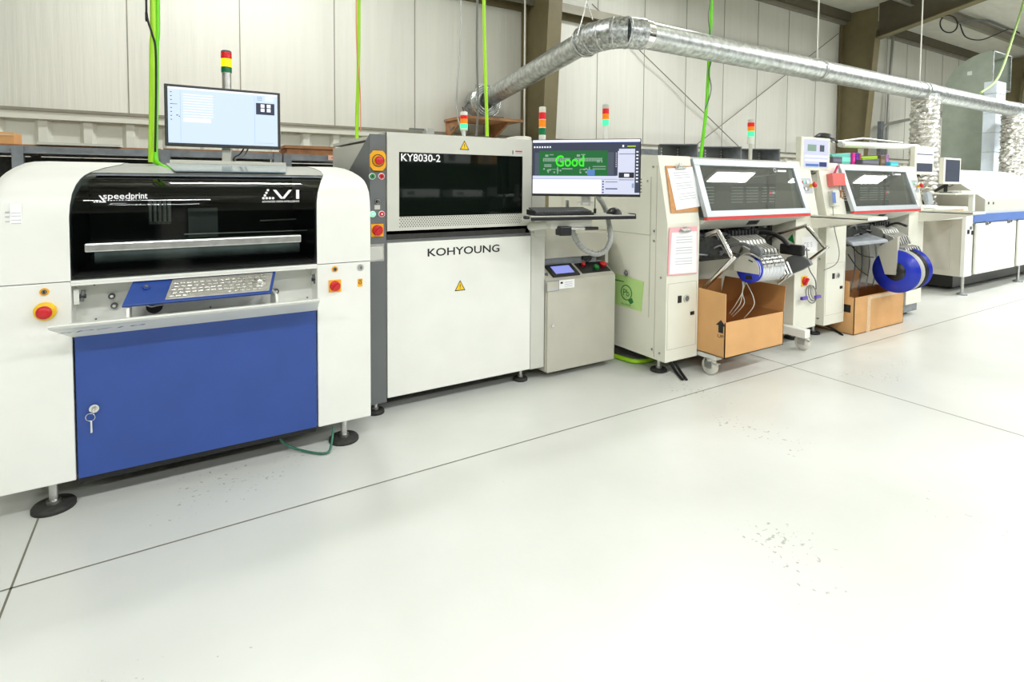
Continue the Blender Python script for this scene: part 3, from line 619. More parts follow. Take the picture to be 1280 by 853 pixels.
b = MB(); q = PY(535, 165, 3.4); b.box(q.x-.03, q.x+.03, 3.36, 3.44, 1.636, 1.70, M['conduit'], .01); b.tube([(q.x+.03, 3.4, 1.66), (q.x+.2, 3.42, 1.65), (q.x+.4, 3.6, 1.72), (q.x+.55, 4.0, 1.95)], .005, M['blkc']); b.box(q.x-.12, q.x+.02, 3.4, 3.43, 1.69, 1.70, M['dgrey'])
solo('junction_box', b, 'small grey junction box with black cable atop the tall inspection machine', 'junction box')
b = MB(); q = PY(645, 171, 3.35)
for k in range(3): b.torus((q.x+.01*k, 3.35, 1.643+k*.010), (0, .1, 1), .10-.006*k, .006, M['whc'])
solo('coiled_cable', b, 'white coiled cable on the right end of the inspection machine top', 'cable')

# ================================================================ 3. conveyor cabinet
cy = 3.062
ccx0, ccx1 = PY(681, 465, cy).x, PY(766.5, 447, cy).x
cc = thing('conveyor_cabinet', 'putty grey conveyor cabinet with sloped control panel and small screen', 'cabinet', ((ccx0+ccx1)/2, 3.4, 0))
zf = (PY(680, 352, cy).z+PY(767, 341.3, cy).z)/2; yb2 = 3.20; zb2 = .765; zc0 = .055
b = MB(); b.prism([(ccx0, cy, zc0), (ccx0, cy, zf), (ccx0, yb2, zb2), (ccx0, 3.9, zb2), (ccx0, 3.9, zc0)], (ccx1-ccx0, 0, 0), M['putty']); part('cabinet', b, cc)
b = MB(); b.box(ccx0+.008, ccx1-.004, cy-.014, cy+.005, zc0-.005, zf-.004, M['putty'], .003); cd = part('door', b, cc)
q = PY(691, 407, cy-.014); b = MB(); b.cyl(q, q-Y_*.008, .012, M['chrome']); b.box(q.x-.001, q.x+.001, q.y-.0085, q.y-.008, q.z-.006, q.z+.006, M['blk']); part('lock', b, cd)
b = MB(); q = PY(691, 358, cy-.014); b.box(q.x-.052, q.x+.052, q.y-.0015, q.y, q.z-.037, q.z+.037, M['mgrey']); b.box(q.x-.047, q.x+.047, q.y-.002, q.y-.0015, q.z-.032, q.z+.032, M['putty']); b.box(q.x-.01, q.x+.035, q.y-.0025, q.y-.002, q.z-.02, q.z-.012, M['ink']); part('label', b, cd, 'grey rating label')
b = MB(); q = PY(708.5, 355, cy-.014); b.box(q.x-.066, q.x+.066, q.y-.0015, q.y, q.z-.03, q.z+.03, M['paper']); b.box(q.x-.055, q.x-.035, q.y-.002, q.y-.0015, q.z+.005, q.z+.018, M['blk'])
for k in range(3): b.box(q.x-.02, q.x+.05, q.y-.002, q.y-.0015, q.z-.018+k*.014, q.z-.014+k*.014, M['ink'])
part('label', b, cd, 'white printed label')
sv = V((0, yb2-cy, zb2-zf)); sl = sv.length; svn = sv.normalized(); sn = X_.cross(svn)
def SL(x, t, h=0): return V((x, cy, zf))+svn*(t*sl)+sn*h
def slb(b, x0, x1, t0, t1, h0, h1, m, bev=0): b.hexa([SL(x, t, h) for h in (h0, h1) for x, t in ((x0, t0), (x1, t0), (x1, t1), (x0, t1))], m, bev)
cw = ccx1-ccx0
b = MB(); slb(b, ccx0+.12*cw, ccx0+.50*cw, .12, .93, 0, .012, M['black'], .003); so = part('touch_panel', b, cc, 'black-framed touch panel')
b = MB(); slb(b, ccx0+.18*cw, ccx0+.44*cw, .28, .8, .012, .013, K['lcd']); part('display', b, so, 'lit violet display')
b = MB(); slb(b, ccx0+.55*cw, ccx1-.01, .2, .95, 0, .004, M['black'], .001); bp_ = part('button_plate', b, cc)
for (x, t, mm, r) in ((.64, .72, 'red', .016), (.79, .45, 'green', .022), (.93, .62, 'red', .028)):
    b = MB(); q = SL(ccx0+x*cw, t, .004); b.lathe([(0, r*.8), (.012, r*.8), (.014, r), (.024, r*.9), (.026, r*.4), (.0262, .0001)], q, sn, M[mm]); part('push_button', b, bp_)
b = MB(); b.box(ccx0+.01, ccx1-.06, yb2+.0, yb2+.03, zb2, zb2+.06, M['mgrey']); b.box(ccx0+.42, ccx0+.5, yb2-.02, yb2, zb2+.02, zb2+.05, M['black']); b.box(ccx0+.5, ccx0+.56, yb2-.01, yb2, zb2+.035, zb2+.05, M['blk']); b.tube([(ccx0+.42, yb2-.03, zb2+.03), (ccx0+.44, yb2-.04, zb2+.01), (ccx0+.48, yb2-.03, zb2+.02)], .006, M['blkc']); part('conveyor_rail', b, cc)
uy = 3.17; u0 = PY(680, 325, uy); u1 = PY(759, 317, uy); ut = PY(759, 290, uy)
b = MB(); b.box(ccx0, ut.x, uy, 4.05, (u0.z+u1.z)/2, ut.z, M['putty'], .004); part('conveyor_cover', b, cc, 'plain putty grey upper cover'); UTZ = ut.z
b = MB(); b.box(ccx0+.05, ccx1-.05, 3.3, 3.8, .0, .06, M['black']); b.box(ut.x, ut.x+.03, uy+.02, 3.6, zb2-.02, ut.z-.01, M['greyp']); part('base_plinth', b, cc)
b = MB(); q = PY(681, 343, cy+.07); b.cyl(q+V((-.03, 0, -.01)), q+V((.01, -.02, .0)), .014, M['dgrey'], seg=12); part('side_knob', b, cc)

# monitor and keyboard arm
TL, TR, BR, BL = PD(665, 178.5, 3.42), PD(801, 169.5, 3.27), PD(801, 243, 3.27), PD(665, 248.5, 3.42)
# make it plumb: same x,y per side
for a_, b_ in ((TL, BL), (TR, BR)): mx_ = (a_.x+b_.x)/2; my_ = (a_.y+b_.y)/2; a_.x = b_.x = mx_; a_.y = b_.y = my_
zt = (TL.z+TR.z)/2; zb = (BL.z+BR.z)/2
mu = (TR-TL); mu.z = 0; mw = mu.length; mu.normalize(); mh = zt-zb; mn = mu.cross(Z_)
MO = V((TL.x, TL.y, zb))
def mq(u, v, h=0): return MO+mu*(u*mw)+Z_*(v*mh)+mn*h
def mbx(b, u0, u1, v0, v1, h0, h1, m, bev=0): b.hexa([mq(u0, v0, h0), mq(u1, v0, h0), mq(u1, v0, h1), mq(u0, v0, h1), mq(u0, v1, h0), mq(u1, v1, h0), mq(u1, v1, h1), mq(u0, v1, h1)][:8], m, bev)
def mface(b, u0, u1, v0, v1, k, h=.002): b.add([mq(u0, v0, h), mq(u1, v0, h), mq(u1, v1, h), mq(u0, v1, h)], [(0, 1, 2, 3)], K[k])
m2 = thing('monitor', 'monitor showing a green circuit board with the word Good, on a swing arm', 'monitor', mq(.5, 0, -.1))
b = MB(); mbx(b, 0, 1, 0, 1, 0, -.03, M['black'], .003); mbx(b, .2, .8, .12, .8, -.03, -.055, M['black'], .01)
for k in range(5): mbx(b, 1.0, 1.012, .08+k*.055, .095+k*.055, -.03, -.02, M['black'])
part('housing', b, m2)
b = MB(); mface(b, .008, .992, .045, .988, 'lav', .001); s2_ = part('screen', b, m2)
b = MB()
def g(u0, u1, v0, v1, k, h=.0016): mface(b, .008+.984*u0, .008+.984*u1, .045+.943*v0, .045+.943*v1, k, h)
g(0, 1, .955, 1, 'wht'); g(0, 1, .93, .955, 'nav', .0017); g(0, 1, .79, .935, 'slate', .0015); g(0, .79, .34, .79, 'slate', .0015); g(.02, .765, .35, .77, 'grey', .0018)
for k in range(7): g(.01+k*.025, .024+k*.025, .855, .885, 'wht', .0018)
g(.84, .855, .86, .90, 'wht', .0018); g(.885, .96, .865, .885, 'yl', .0019); g(.3, .4, .785, .80, 'wht', .0019)
g(.06, .71, .345, .80, 'grn', .0020)
random.seed(3)
for s in (0, .30):
    for k in range(18): g(.10+s+k*.0145, .109+s+k*.0145, .60, .655, 'pale', .0022)
    g(.10+s, .36+s, .655, .665, 'pale', .0022); g(.12+s, .15+s, .69, .73, 'pale', .0022); g(.16+s, .20+s, .72, .735, 'pale', .0022)
    g(.15+s, .25+s, .45, .46, 'pale', .0022); g(.15+s, .155+s, .38, .46, 'pale', .0022); g(.235+s, .245+s, .37, .50, 'pale', .0022)
    for k in range(7): x_ = .10+s+random.random()*.16; z_ = .38+random.random()*.08; g(x_, x_+.016, z_, z_+.028, 'pale', .0022)
for z_ in (.50, .53): g(.11, .18, z_, z_+.018, 'pale', .0022)
g(.28, .38, .455, .475, 'pale', .0022); g(.57, .69, .50, .515, 'pale', .0022); g(.57, .69, .455, .47, 'pale', .0022)
for x_ in (.61, .625, .65): g(x_, x_+.009, .58, .625, 'pale', .0022)
g(.52, .59, .345, .45, 'blu', .0024)
g(0, .79, .335, .35, 'nav', .0019); g(.765, .80, .34, .80, 'slate', .0021); g(0, .8, .30, .335, 'lav', .0016); g(0, .8, .27, .28, 'lines', .0017); g(0, .65, .0, .27, 'wht', .0016)
for k in range(5): g(.66, .675, .02+k*.05, .045+k*.05, 'nav', .0018)
g(.69, .80, .09, .11, 'nav', .0018); g(.69, .8, .22, .23, 'nav', .0018)
g(.81, .97, .25, .83, 'lav', .0016); g(.81, .955, .73, .74, 'nav', .0018); g(.81, .95, .30, .40, 'dk', .0018); g(.86, .905, .32, .375, 'wht', .002); g(.81, .95, .26, .27, 'nav', .0018); g(.93, .95, .12, .2, 'lines', .0018)
g(.955, 1, .03, .84, 'slate', .0019)
for k in range(10): g(.967, .985, .76-k*.06, .785-k*.06, 'wht', .0021)
for k in range(8): g(.782, .79, .5+k*.035, .512+k*.035, 'wht', .0023)
b.text('Good', mq(.225, .52, .003), mu, Z_, mh*.20, K['lgrn'], w=mw*.265, depth=.0003, bold=.012); part('screen_content', b, s2_)
b = MB(); mbx(b, .455, .475, -.17, .2, -.075, -.05, M['alu'], .003); mbx(b, .525, .545, -.17, .2, -.075, -.05, M['alu'], .003); mbx(b, .475, .525, -.17, .2, -.07, -.055, M['greyp']); mbx(b, .42, .58, -.15, -.1, -.09, -.05, M['greyp'], .004); part('stand', b, m2)
# keyboard tray parallel to the monitor
tz = 1.150
A = PZ(664, 270.5, tz); B = PZ(794, 268.5, tz)
tu = (B-A).normalized(); tn = Z_.cross(tu)  # pointing away from the camera
tL = (B-A).length; TD = .24
ar = thing('keyboard_stand', 'white keyboard shelf with black edge on a swing arm beneath the monitor', 'keyboard shelf', A+tu*tL*.5-Z_*.05)
def tb(b, u0, u1, d0, d1, z0, z1, m, bev=0): b.hexa([A+tu*u+tn*d+Z_*z for z in (z0, z1) for u, d in ((u0, d0), (u1, d0), (u1, d1), (u0, d1))], m, bev)
b = MB(); tb(b, 0, tL, 0, TD, -.016, 0, M['greyp'], .003); part('shelf', b, ar)
b = MB(); tb(b, -.004, tL+.004, -.010, .0, -.028, -.006, M['black'], .004); tb(b, tL, tL+.03, .03, .10, -.018, 0.006, M['black'], .008); tb(b, -.03, 0, .02, .06, -.02, 0, M['black'], .006); part('edge_trim', b, ar)
b = MB(); tb(b, .15, .44, .04, .20, -.085, -.02, M['greyp'], .012); b2c = part('pivot_box', b, ar)
b = MB(); tb(b, .19, .27, -.01, .07, -.125, -.066, M['black'], .008); q = A+tu*.27+tn*.03-Z_*.085; b.cyl(q, q+tu*.13, .006, M['alu'], seg=10); b.cyl(q+tu*.11, q+tu*.2, .011, M['black'], seg=12); part('tilt_lever', b, ar)
b = MB(); q = A+tu*.18+tn*.12-Z_*.06; b.tube([q, q+V((-.08, .1, -.02)), V((2.12, 3.12, q.z-.03))], .026, M['greyp'], sub=4); b.box(2.06, 2.15, 3.05, 3.075, q.z-.10, q.z+.02, M['greyp'], .006); part('swing_arm', b, ar)
b = MB(); tb(b, .34, .36, TD-.02, TD, 0, .09, M['alu'], .003); tb(b, .30, .40, TD-.03, TD+.02, 0.0, .01, M['greyp']); part('monitor_mount', b, ar)
kb2 = thing('keyboard', 'black computer keyboard on the white shelf under the board-inspection monitor', 'keyboard', A+tu*.22+tn*.09)
kw_ = tL*.555
def kz(d): return .006+d*.16
def kbx(b, u0, u1, d0, d1, h0, h1, m, bev=0): b.hexa([A+tu*u+tn*d+Z_*(kz(d)+h) for h in (h0, h1) for u, d in ((u0, d0), (u1, d0), (u1, d1), (u0, d1))], m, bev)
b = MB(); b.hexa([A+tu*u+tn*d+Z_*z for u, d, z in ((.035, .02, .001), (.035+kw_, .02, .001), (.035+kw_, .17, .001), (.035, .17, .001), (.035, .02, .016), (.035+kw_, .02, .016), (.035+kw_, .17, .034), (.035, .17, .034))], M['black'], .003); part('keyboard_body', b, kb2)
b = MB(); km = mat('grey_key_caps', s2l(84, 86, 88), .5, var=.1)
for r in range(5):
    for c in range(20): kbx(b, .044+c*(kw_-.018)/20, .044+(c+.8)*(kw_-.018)/20, .03+r*.026, .05+r*.026, .008, .016, km)
part('keys', b, kb2)
b = MB(); q = A+tu*(tL*.84)+tn*.07+Z_*.0
rows = []
for i in range(9):
    ph = math.pi/2*i/8; rows.append([q+tu*(math.cos(w)*.048*math.cos(ph))+tn*(math.sin(w)*.060*math.cos(ph))+Z_*(.045*math.sin(ph)) for w in [2*math.pi*k/20 for k in range(21)]])
b.grid(rows, M['black']); ms = thing('computer_mouse', 'black mouse on the right end of the white keyboard shelf', 'mouse', q); part('mouse_shell', b, ms)
b = MB(); b.cyl(q+tn*-.03+Z_*.026-tu*.003, q+tn*-.03+Z_*.026+tu*.003, .008, M['dgrey'], seg=12); part('scroll_wheel', b, ms)
b = MB(); q = A+tu*(tL*.70)+tn*.14; b.cyl(q, q+Z_*.035, .009, M['black'], seg=12); b.cyl(q+Z_*.035, q+Z_*.11, .003, M['black'], seg=8); solo('desk_antenna', b, 'small black rod aerial standing between keyboard and mouse', 'aerial')
b = MB(); q = A+tu*(tL*.66)+tn*.06; tb(b, tL*.63, tL*.97, .03, .19, .0005, .003, M['pale'] if 'pale' in M else M['greyp']); solo('mouse_mat', b, 'thin pale mouse mat under the black mouse', 'mouse mat')
b = MB(); hp0 = [PD(748, 247, 3.60), PD(754, 256, 3.74), PD(758, 266, 3.78), PD(762, 285, 3.66), PD(763, 300, 3.6), PD(757, 313, 3.6), PD(745, 318, 3.6), PD(730, 312, 3.6), PD(720, 300, 3.6), PD(714, 284, 3.55)]
b.tube(hp0, .017, M['ribhose'], seg=12, sub=8)
for k in range(3, 9):
    for s_ in (0, .33, .66): c_ = hp0[k].lerp(hp0[min(k+1, 9)], s_); b.torus(c_, (hp0[min(k+1, 9)]-hp0[k]), .0175, .0022, M['conduit'], seg=12, tw=5)
h1 = solo('flexible_conduit', b, 'grey ribbed cable hose looping below the keyboard shelf', 'cable hose')
# signal towers behind
y = 3.9; x = PY(678, 150, y).x
stack('unlit red, orange and green signal tower left of the board-inspection monitor', x, y, zat(679, 178, y), [('white', zat(679, 169, y)-zat(679, 178, y)), ('lens_g', zat(679, 160.5, y)-zat(679, 169, y)), ('white', .008), ('lens_a', zat(679, 151, y)-zat(679, 160, y)), ('white', .006), ('lens_r', zat(679, 141.5, y)-zat(679, 150, y))], .030, .012, top='cream', tz=.045, pole='white', zpole=UTZ)
# ================================================================ 4. pick and place machines
M['louv'] = mat('grey_inner_panel', s2l(96, 98, 91), .5, var=.05)
MY = 2.65; KN = 1.08; TP = 1.55
def fy(z): return MY if z <= KN else MY+(z-KN)*.10/(TP-KN)
def PS(px, py, off=0.0):
    """pixel -> point on the tilted upper front (off metres in front of it)"""
    n = V((0, -(TP-KN), .10)).normalized(); p = V((0, MY, KN))+n*off; d = ray(px, py); return C0+d*((p-C0).dot(n)/d.dot(n)), n
def pod(b, x0, x1, z0, m, yb=4.05):
    b.prism([(x0, MY, z0), (x0, MY, KN), (x0, fy(TP), TP), (x0, yb, TP), (x0, yb, z0)], (x1-x0, 0, 0), m)
def screwset(b, pts, n, m='alu', r=.009):
    for q in pts: b.cyl(q, V(q)+V(n)*.004, r, M[m], seg=10); b.cyl(V(q)+V(n)*.004, V(q)+V(n)*.005, r*.45, M['dgrey'], seg=6)
def machine(ox, label):
    t = thing('placement_machine', label, 'machine', (3.8+ox, 3.35, 0))
    a, w0, w1, e = 2.88+ox, 3.205+ox, 4.39+ox, 4.72+ox
    b = MB(); pod(b, a, w0, .115, M['cream']); lp = part('left_pod', b, t)
    b = MB(); pod(b, w1, e, .13, M['cream']); rp = part('right_pod', b, t)
    b = MB(); b.box(w0, w1, 3.15, 4.05, .13, 1.50, M['cream']); b.box(w0, w1, 2.78, 4.05, TP-.03, TP, M['greyp']); part('rear_body', b, t)
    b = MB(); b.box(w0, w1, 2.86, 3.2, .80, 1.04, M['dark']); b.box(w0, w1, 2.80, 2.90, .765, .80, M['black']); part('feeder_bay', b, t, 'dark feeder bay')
    b = MB(); random.seed(5)
    for k in range(26):
        x = w0+.04+random.random()*.9; z = .84+random.random()*.18; b.tube([(x, 2.86, z), (x+random.uniform(-.08, .1), 2.80-random.random()*.05, z+random.uniform(-.05, .04)), (x+random.uniform(.0, .2), 2.86, z+random.uniform(-.06, .03))], .005+random.random()*.006, M[random.choice(['black', 'dgrey', 'blkc', 'cable'])], seg=6, sub=4)
    for k in range(14):
        x = w0+.05+k*.08; b.box(x, x+.035, 2.82, 2.87, .99, 1.03, M['black'] if k % 3 else M['mgrey'])
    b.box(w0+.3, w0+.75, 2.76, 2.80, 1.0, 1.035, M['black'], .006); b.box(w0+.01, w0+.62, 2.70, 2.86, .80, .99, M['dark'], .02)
    for k in range(16): x = w0+.03+random.random()*.5; z = .82+random.random()*.15; b.tube([(x, 2.71, z), (x+.05, 2.68, z+random.uniform(-.03, .03)), (x+.12, 2.71, z+random.uniform(-.05, .02))], .007, M[random.choice(['black', 'cable', 'mgrey'])], seg=6, sub=4)
    b.cyl((w0+.42, 2.76, 1.02), (w0+.42, 2.755, 1.02), .008, K['ledr'], seg=10); b.cyl((w0+.5, 2.76, 1.02), (w0+.5, 2.755, 1.02), .006, K['wht'], seg=10)
    part('feeder_wiring', b, t)
    # cover with frame, window, stripe
    x0, x1 = 3.215+ox, 4.50+ox
    def CV(x, s, h=0):  # s 0 at stripe top, 1 at cover top
        p0 = V((0, 2.60, 1.115)); p1 = V((0, 2.745, 1.535)); d = p1-p0; n = X_.cross(d.normalized()); return V((x, 0, 0))+p0+d*s+n*h
    def cvb(b, a0, a1, s0, s1, h0, h1, m, bev=0, sh=0): b.hexa([CV(x, s, h) for h in (h0, h1) for x, s in ((a0, s0), (a1, s0), (a1, s1), (a0, s1))], m, bev)
    b = MB()
    cvb(b, x0, x1, .0, .10, -.02, .012, M['steelp']); cvb(b, x0, x1, .88, 1.0, -.02, .012, M['steelp'], .004); cvb(b, x0, x0+.055, .10, .88, -.02, .012, M['steelp']); cvb(b, x1-.06, x1, .10, .88, -.02, .012, M['steelp'])
    b.prism([(x1-.005, 2.60, 1.10), (x1-.005, 2.745, 1.53), (x1-.005, 3.0, 1.53), (x1-.005, 2.8, 1.05)], (.006, 0, 0), M['steelp'])
    b.hexa([CV(x, s, h) for h, s in ((-.02, 1.0), (.012, 1.0)) for x, s2 in ((x0, 0), (x1, 0))]+[(x1, 3.0, TP+.001), (x0, 3.0, TP+.001), (x1, 3.0, TP+.005), (x0, 3.0, TP+.005)][:4], M['steelp']) if False else None
    fr = part('window_frame', b, t, 'silver frame')
    b = MB(); cvb(b, x0+.05, x1-.055, .09, .89, -.006, -.001, M['tint']); gw = part('cover_window', b, t, 'grey tinted window')
    b = MB(); b.text('O', CV(x1-.33, .80, .001), X_, CV(0, 1)-CV(0, 0), .035, M['wht'], depth=.0005); b.text('MIRAE', CV(x1-.285, .805, .001), X_, CV(0, 1)-CV(0, 0), .026, M['wht'], w=.13, depth=.0005) if False else b.box(x1-.28, x1-.16, CV(0, .82).y-.001, CV(0, .82).y, CV(0, .81).z, CV(0, .85).z, M['paper']); part('window_emblem', b, gw)
    b = MB(); b.hexa([(x0, 2.592, 1.095), (x1, 2.592, 1.095), (x1, 2.62, 1.095), (x0, 2.62, 1.095), (x0, 2.592, 1.118), (x1, 2.592, 1.118), (x1, 2.62, 1.118), (x0, 2.62, 1.118)], M['redst']); part('red_stripe', b, t)
    b = MB(); b.hexa([(x0, 2.72, 1.015), (x1-.28, 2.72, 1.02), (x1-.28, 2.90, 1.02), (x0, 2.90, 1.015), (x0, 2.595, 1.095), (x1, 2.595, 1.095), (x1, 2.90, 1.095), (x0, 2.90, 1.095)], M['greyp'], .004); un = part('cover_chin', b, t, 'grey slanted chin below the stripe')
    d = (V((0, 2.72, 1.017))-V((0, 2.595, 1.095))).normalized(); n = V((0, d.z, -d.y)); n = n if n.y < 0 else -n
    q = V((x0+.52, 2.595, 1.095)); b = MB(); b.hexa([q+X_*u+d*v+n*h for h in (0, .003) for u, v in ((0, .035), (.13, .035), (.17, .10), (.04, .10))][::1], M['black']); part('handle_recess', b, un)
    b = MB(); cvb(b, x1-.055, x1-.02, .05, .2, .012, .014, M['paper']); part('small_label', b, fr)
    # inside the cover: louvred back wall, gantry
    LY = 2.84; b = MB(); b.box(w0, w1, LY, LY+.01, 1.06, 1.51, M['louv'])
    for pa, pb in ((880, 891.5), (914, 928), (932, 947), (952, 967.5)):
        la, lb = PY(pa, 240, LY).x+ox, min(w1-.01, PY(pb, 240, LY).x+ox)
        for k in range(6): b.box(la, lb, LY-.008, LY, 1.325-k*.0235-.005, 1.325-k*.0235+.005, M['wht'])
    b.cyl((w1-.075, LY, 1.28), (w1-.075, LY-.012, 1.28), .011, K['ledr'], seg=10); b.cyl((w1-.035, LY, 1.28), (w1-.035, LY-.012, 1.28), .011, K['wht'], seg=10)
    b.tube([(w0+.02, LY-.03, 1.44), (w0+.14, LY-.03, 1.40), (w0+.2, LY-.03, 1.47)], .005, M['blkc']); b.tube([(w0+.65, LY-.03, 1.40), (w1-.02, LY-.03, 1.44)], .005, M['alu'], sub=1); b.box(w1-.13, w1-.12, LY-.02, LY, 1.10, 1.50, M['black'])
    part('louvred_back', b, t)
    b = MB(); b.box(w0+.02, w1, 3.0, 3.06, 1.05, 1.12, M['dgrey']); b.box(w0+.75, w0+.80, 2.85, 3.1, 1.1, 1.45, M['mgrey']); b.tube([(w0, 3.0, 1.3), (w0+.3, 2.95, 1.35), (w0+.5, 3.0, 1.25)], .006, M['cable']); b.tube([(w0+.6, 2.9, 1.44), (w1, 2.86, 1.46)], .006, M['alu'], sub=1)
    b.cyl((w1-.08, 2.95, 1.29), (w1-.08, 2.945, 1.29), .012, K['ledr'], seg=10); b.cyl((w1-.04, 2.95, 1.29), (w1-.04, 2.945, 1.29), .012, K['wht'], seg=10); b.box(w1-.12, w1-.02, 2.95, 3.0, 1.15, 1.40, M['black'])
    part('gantry', b, t)
    b = MB(); b.box(w0-.001, w1+.001, 2.78, 3.12, 1.04, 1.06, M['putty']); part('machine_bed', b, t)
    # operator panel on the right pod
    b = MB(); x = w1+.115; q0, n = V((x, fy(1.27), 1.27)), V((0, -(TP-KN), .10)).normalized(); up = V((0, .10, TP-KN)).normalized()
    def OP(u, v, h): return V((x, fy(1.28), 1.28))+X_*u+up*v+n*h
    b.hexa([OP(u, v, h) for h in (0, .004) for u, v in ((0, 0), (.19, 0), (.19, .13), (0, .13))], M['steelp']); op = part('operator_panel', b, t, 'silver button panel')
    for i, (u, v, mm) in enumerate(((.03, .09, 'red'), (.07, .095, 'mint'), (.12, .095, 'wht'), (.04, .04, 'dgrey'), (.08, .035, 'wht'), (.12, .035, 'putty'))):
        b = MB(); m = K[mm] if mm in K else M[mm]; q = OP(u, v, .004); b.cyl(q, q+n*.008, .014, M['alu'], seg=16); b.cyl(q+n*.008, q+n*.014, .011, m, seg=14); part('push_button', b, op)
    q = OP(.165, .065, .004); b1, b2 = MB(), MB(); b1.cyl(q, q+n*.03, .014, M['yellow']); b2.lathe([(.03, .012), (.034, .024), (.048, .024), (.054, .014), (.055, .0001)], q, n, M['red']); o = part('emergency_stop', b1, op); part('red_button', b2, o)
    # seams and screws
    b = MB()
    for (xx0, xx1, zz0, zz1) in ((a+.015, w0-.02, .20, .66), ):
        for s in ((xx0, xx1, zz0, zz0+.003), (xx0, xx1, zz1, zz1+.003), (xx0, xx0+.003, zz0, zz1), (xx1, xx1+.003, zz0, zz1)): b.box(s[0], s[1], MY-.0015, MY, s[2], s[3], M['putty'])
    part('service_panel', b, lp)
    b = MB(); b.box(a-.002, a, MY+.16, 3.9, .40, 1.40, M['cream']); b.box(a-.0025, a, MY+.10, MY+.103, .13, 1.48, M['putty']); b.box(a-.003, a-.001, MY+.155, MY+.16, .40, 1.40, M['putty']); b.box(a-.003, a-.001, MY+.155, 3.9, .985, .99, M['putty'])
    screwset(b, [(a, MY+.05, .17), (a, MY+.12, .18), (a, MY+.14, 1.47), (a, MY+.19, 1.37), (a, MY+.12, 1.02), (a, MY+.12, .95), (a, MY+.8, 1.02), (a, MY+.8, .95), (a, MY+.05, .70)], (-1, 0, 0)); part('side_panel', b, lp)
    b = MB(); x = a+.115; b.box(x, x+.035, MY-.006, MY, .52, .57, M['black'], .002); b.cyl((x+.085, MY, .545), (x+.085, MY-.01, .545), .028, M['greyp']); b.cyl((x+.085, MY-.01, .545), (x+.085, MY-.011, .545), .02, M['dgrey']); b.box(x+.13, x+.17, MY-.006, MY, .42, .445, M['blk'], .002); part('power_sockets', b, lp)
    for x, y in ((a+.1, 2.8), (e-.1, 2.8), (a+.1, 3.9), (e-.1, 3.9)): foot(t, x, y, .06, .15, .014)
    b = MB(); b.box(a+.05, e-.05, 2.95, 3.95, .09, .14, M['black']); part('base_frame', b, t)
    # side tray
    x = e-.12; b = MB(); b.prism([(x, MY, 1.10), (x, 2.20, 1.10), (x, 2.20, 1.075), (x, MY, .975)], (.006, 0, 0), M['cream']); b.prism([(x+.30, MY, 1.10), (x+.30, 2.20, 1.10), (x+.30, 2.20, 1.075), (x+.30, MY, .975)], (.006, 0, 0), M['cream'])
    b.box(x, x+.306, 2.2, MY, 1.078, 1.086, M['white']); b.box(x, x+.306, 2.195, 2.203, 1.075, 1.10, M['white']); b.box(x+.05, x+.15, 2.5, 2.64, 1.03, 1.07, M['black']); part('side_shelf', b, t, 'cream fold-out shelf')
    return t, (a, w0, w1, e)
m3, (a3, w3, v3, e3) = machine(0, 'cream placement machine with clipboards on it, nearer of the two')
m4, (a4, w4, v4, e4) = machine(1.97, 'cream placement machine with folders on top, farther of the two')
# marks on the near machine
b = MB(); q = PY(1004, 311, MY); b.box(q.x-.02, q.x+.2, MY-.001, MY, q.z-.04, q.z+.10, M['paper']); b.text('CE S', (q.x, MY-.0015, q.z+.01), X_, Z_, .04, M['ink'], w=.13, depth=.0005); part('ce_label', b, m3)
b = MB(); q = PX(989, 300, v3-.001); b.prism([q+V((0, -.03, -.03)), q+V((0, .03, .0)), q+V((0, -.01, .05))], (-.001, 0, 0), M['green']); part('green_arrow_mark', b, m3)
q = PY(1005, 351.5, MY); rotary(m3, q, s=.042, pm='yellow', lab='red rotary isolator on yellow plate')

# screens on the machines
def lcd(tl, tr, br, bl, dl, dr, label, fill):
    TL, TR, BR, BL = PD(*tl, dl), PD(*tr, dr), PD(*br, dr), PD(*bl, dl)
    x0, y0 = (TL.x+BL.x)/2, (TL.y+BL.y)/2; x1, y1 = (TR.x+BR.x)/2, (TR.y+BR.y)/2
    zt, zb = (TL.z+TR.z)/2, (BL.z+BR.z)/2; u = V((x1-x0, y1-y0, 0)); w = u.length; u.normalize(); n = u.cross(Z_); h = zt-zb; O = V((x0, y0, zb))
    def q(a, c, d=0): return O+u*(a*w)+Z_*(c*h)+n*d
    t = thing('flat_panel_screen', label, 'screen', q(.5, 0, -.03))
    def bx(b, a0, a1, c0, c1, d0, d1, m, bev=0): b.hexa([q(a, c, d) for c in (c0, c1) for a, d in ((a0, d0), (a1, d0), (a1, d1), (a0, d1))], m, bev)
    b = MB(); bx(b, 0, 1, 0, 1, 0, -.05, M['cream'], .006); part('housing', b, t)
    b = MB(); bx(b, .09, .93, .09, .93, .0015, 0, K[fill]); s = part('display', b, t); b = MB()
    if fill == 'lav':
        bx(b, .09, .93, .55, .93, .002, .0015, K['lav']); bx(b, .2, .5, .58, .78, .0026, .002, K['pale']); bx(b, .62, .78, .58, .78, .0026, .002, K['grey'])
        for c in (.40, .28): bx(b, .12, .9, c, c+.06, .0026, .0015, K['wht'])
        bx(b, .15, .6, .12, .2, .0026, .0015, K['blu']); bx(b, .62, .88, .12, .26, .0026, .0015, K['nav'])
    elif fill == 'wht':
        bx(b, .1, .92, .70, .73, .0026, .0015, K['slate']); bx(b, .1, .92, .1, .4, .0026, .0015, K['grey'])
    else: bx(b, .1, .92, .5, .51, .0026, .0015, K['slate'])
    part('display_content', b, s)
    b = MB(); b.cyl(q(.5, 0, -.05), q(.5, 0, -.05)+V((-.02, .12, -.09)), .018, M['black'], seg=12); b.tube([q(.4, 0, -.03), q(.5, -.1, -.03), q(.75, -.03, -.03)], .005, M['blkc']); part('mount_arm', b, t)
    return t
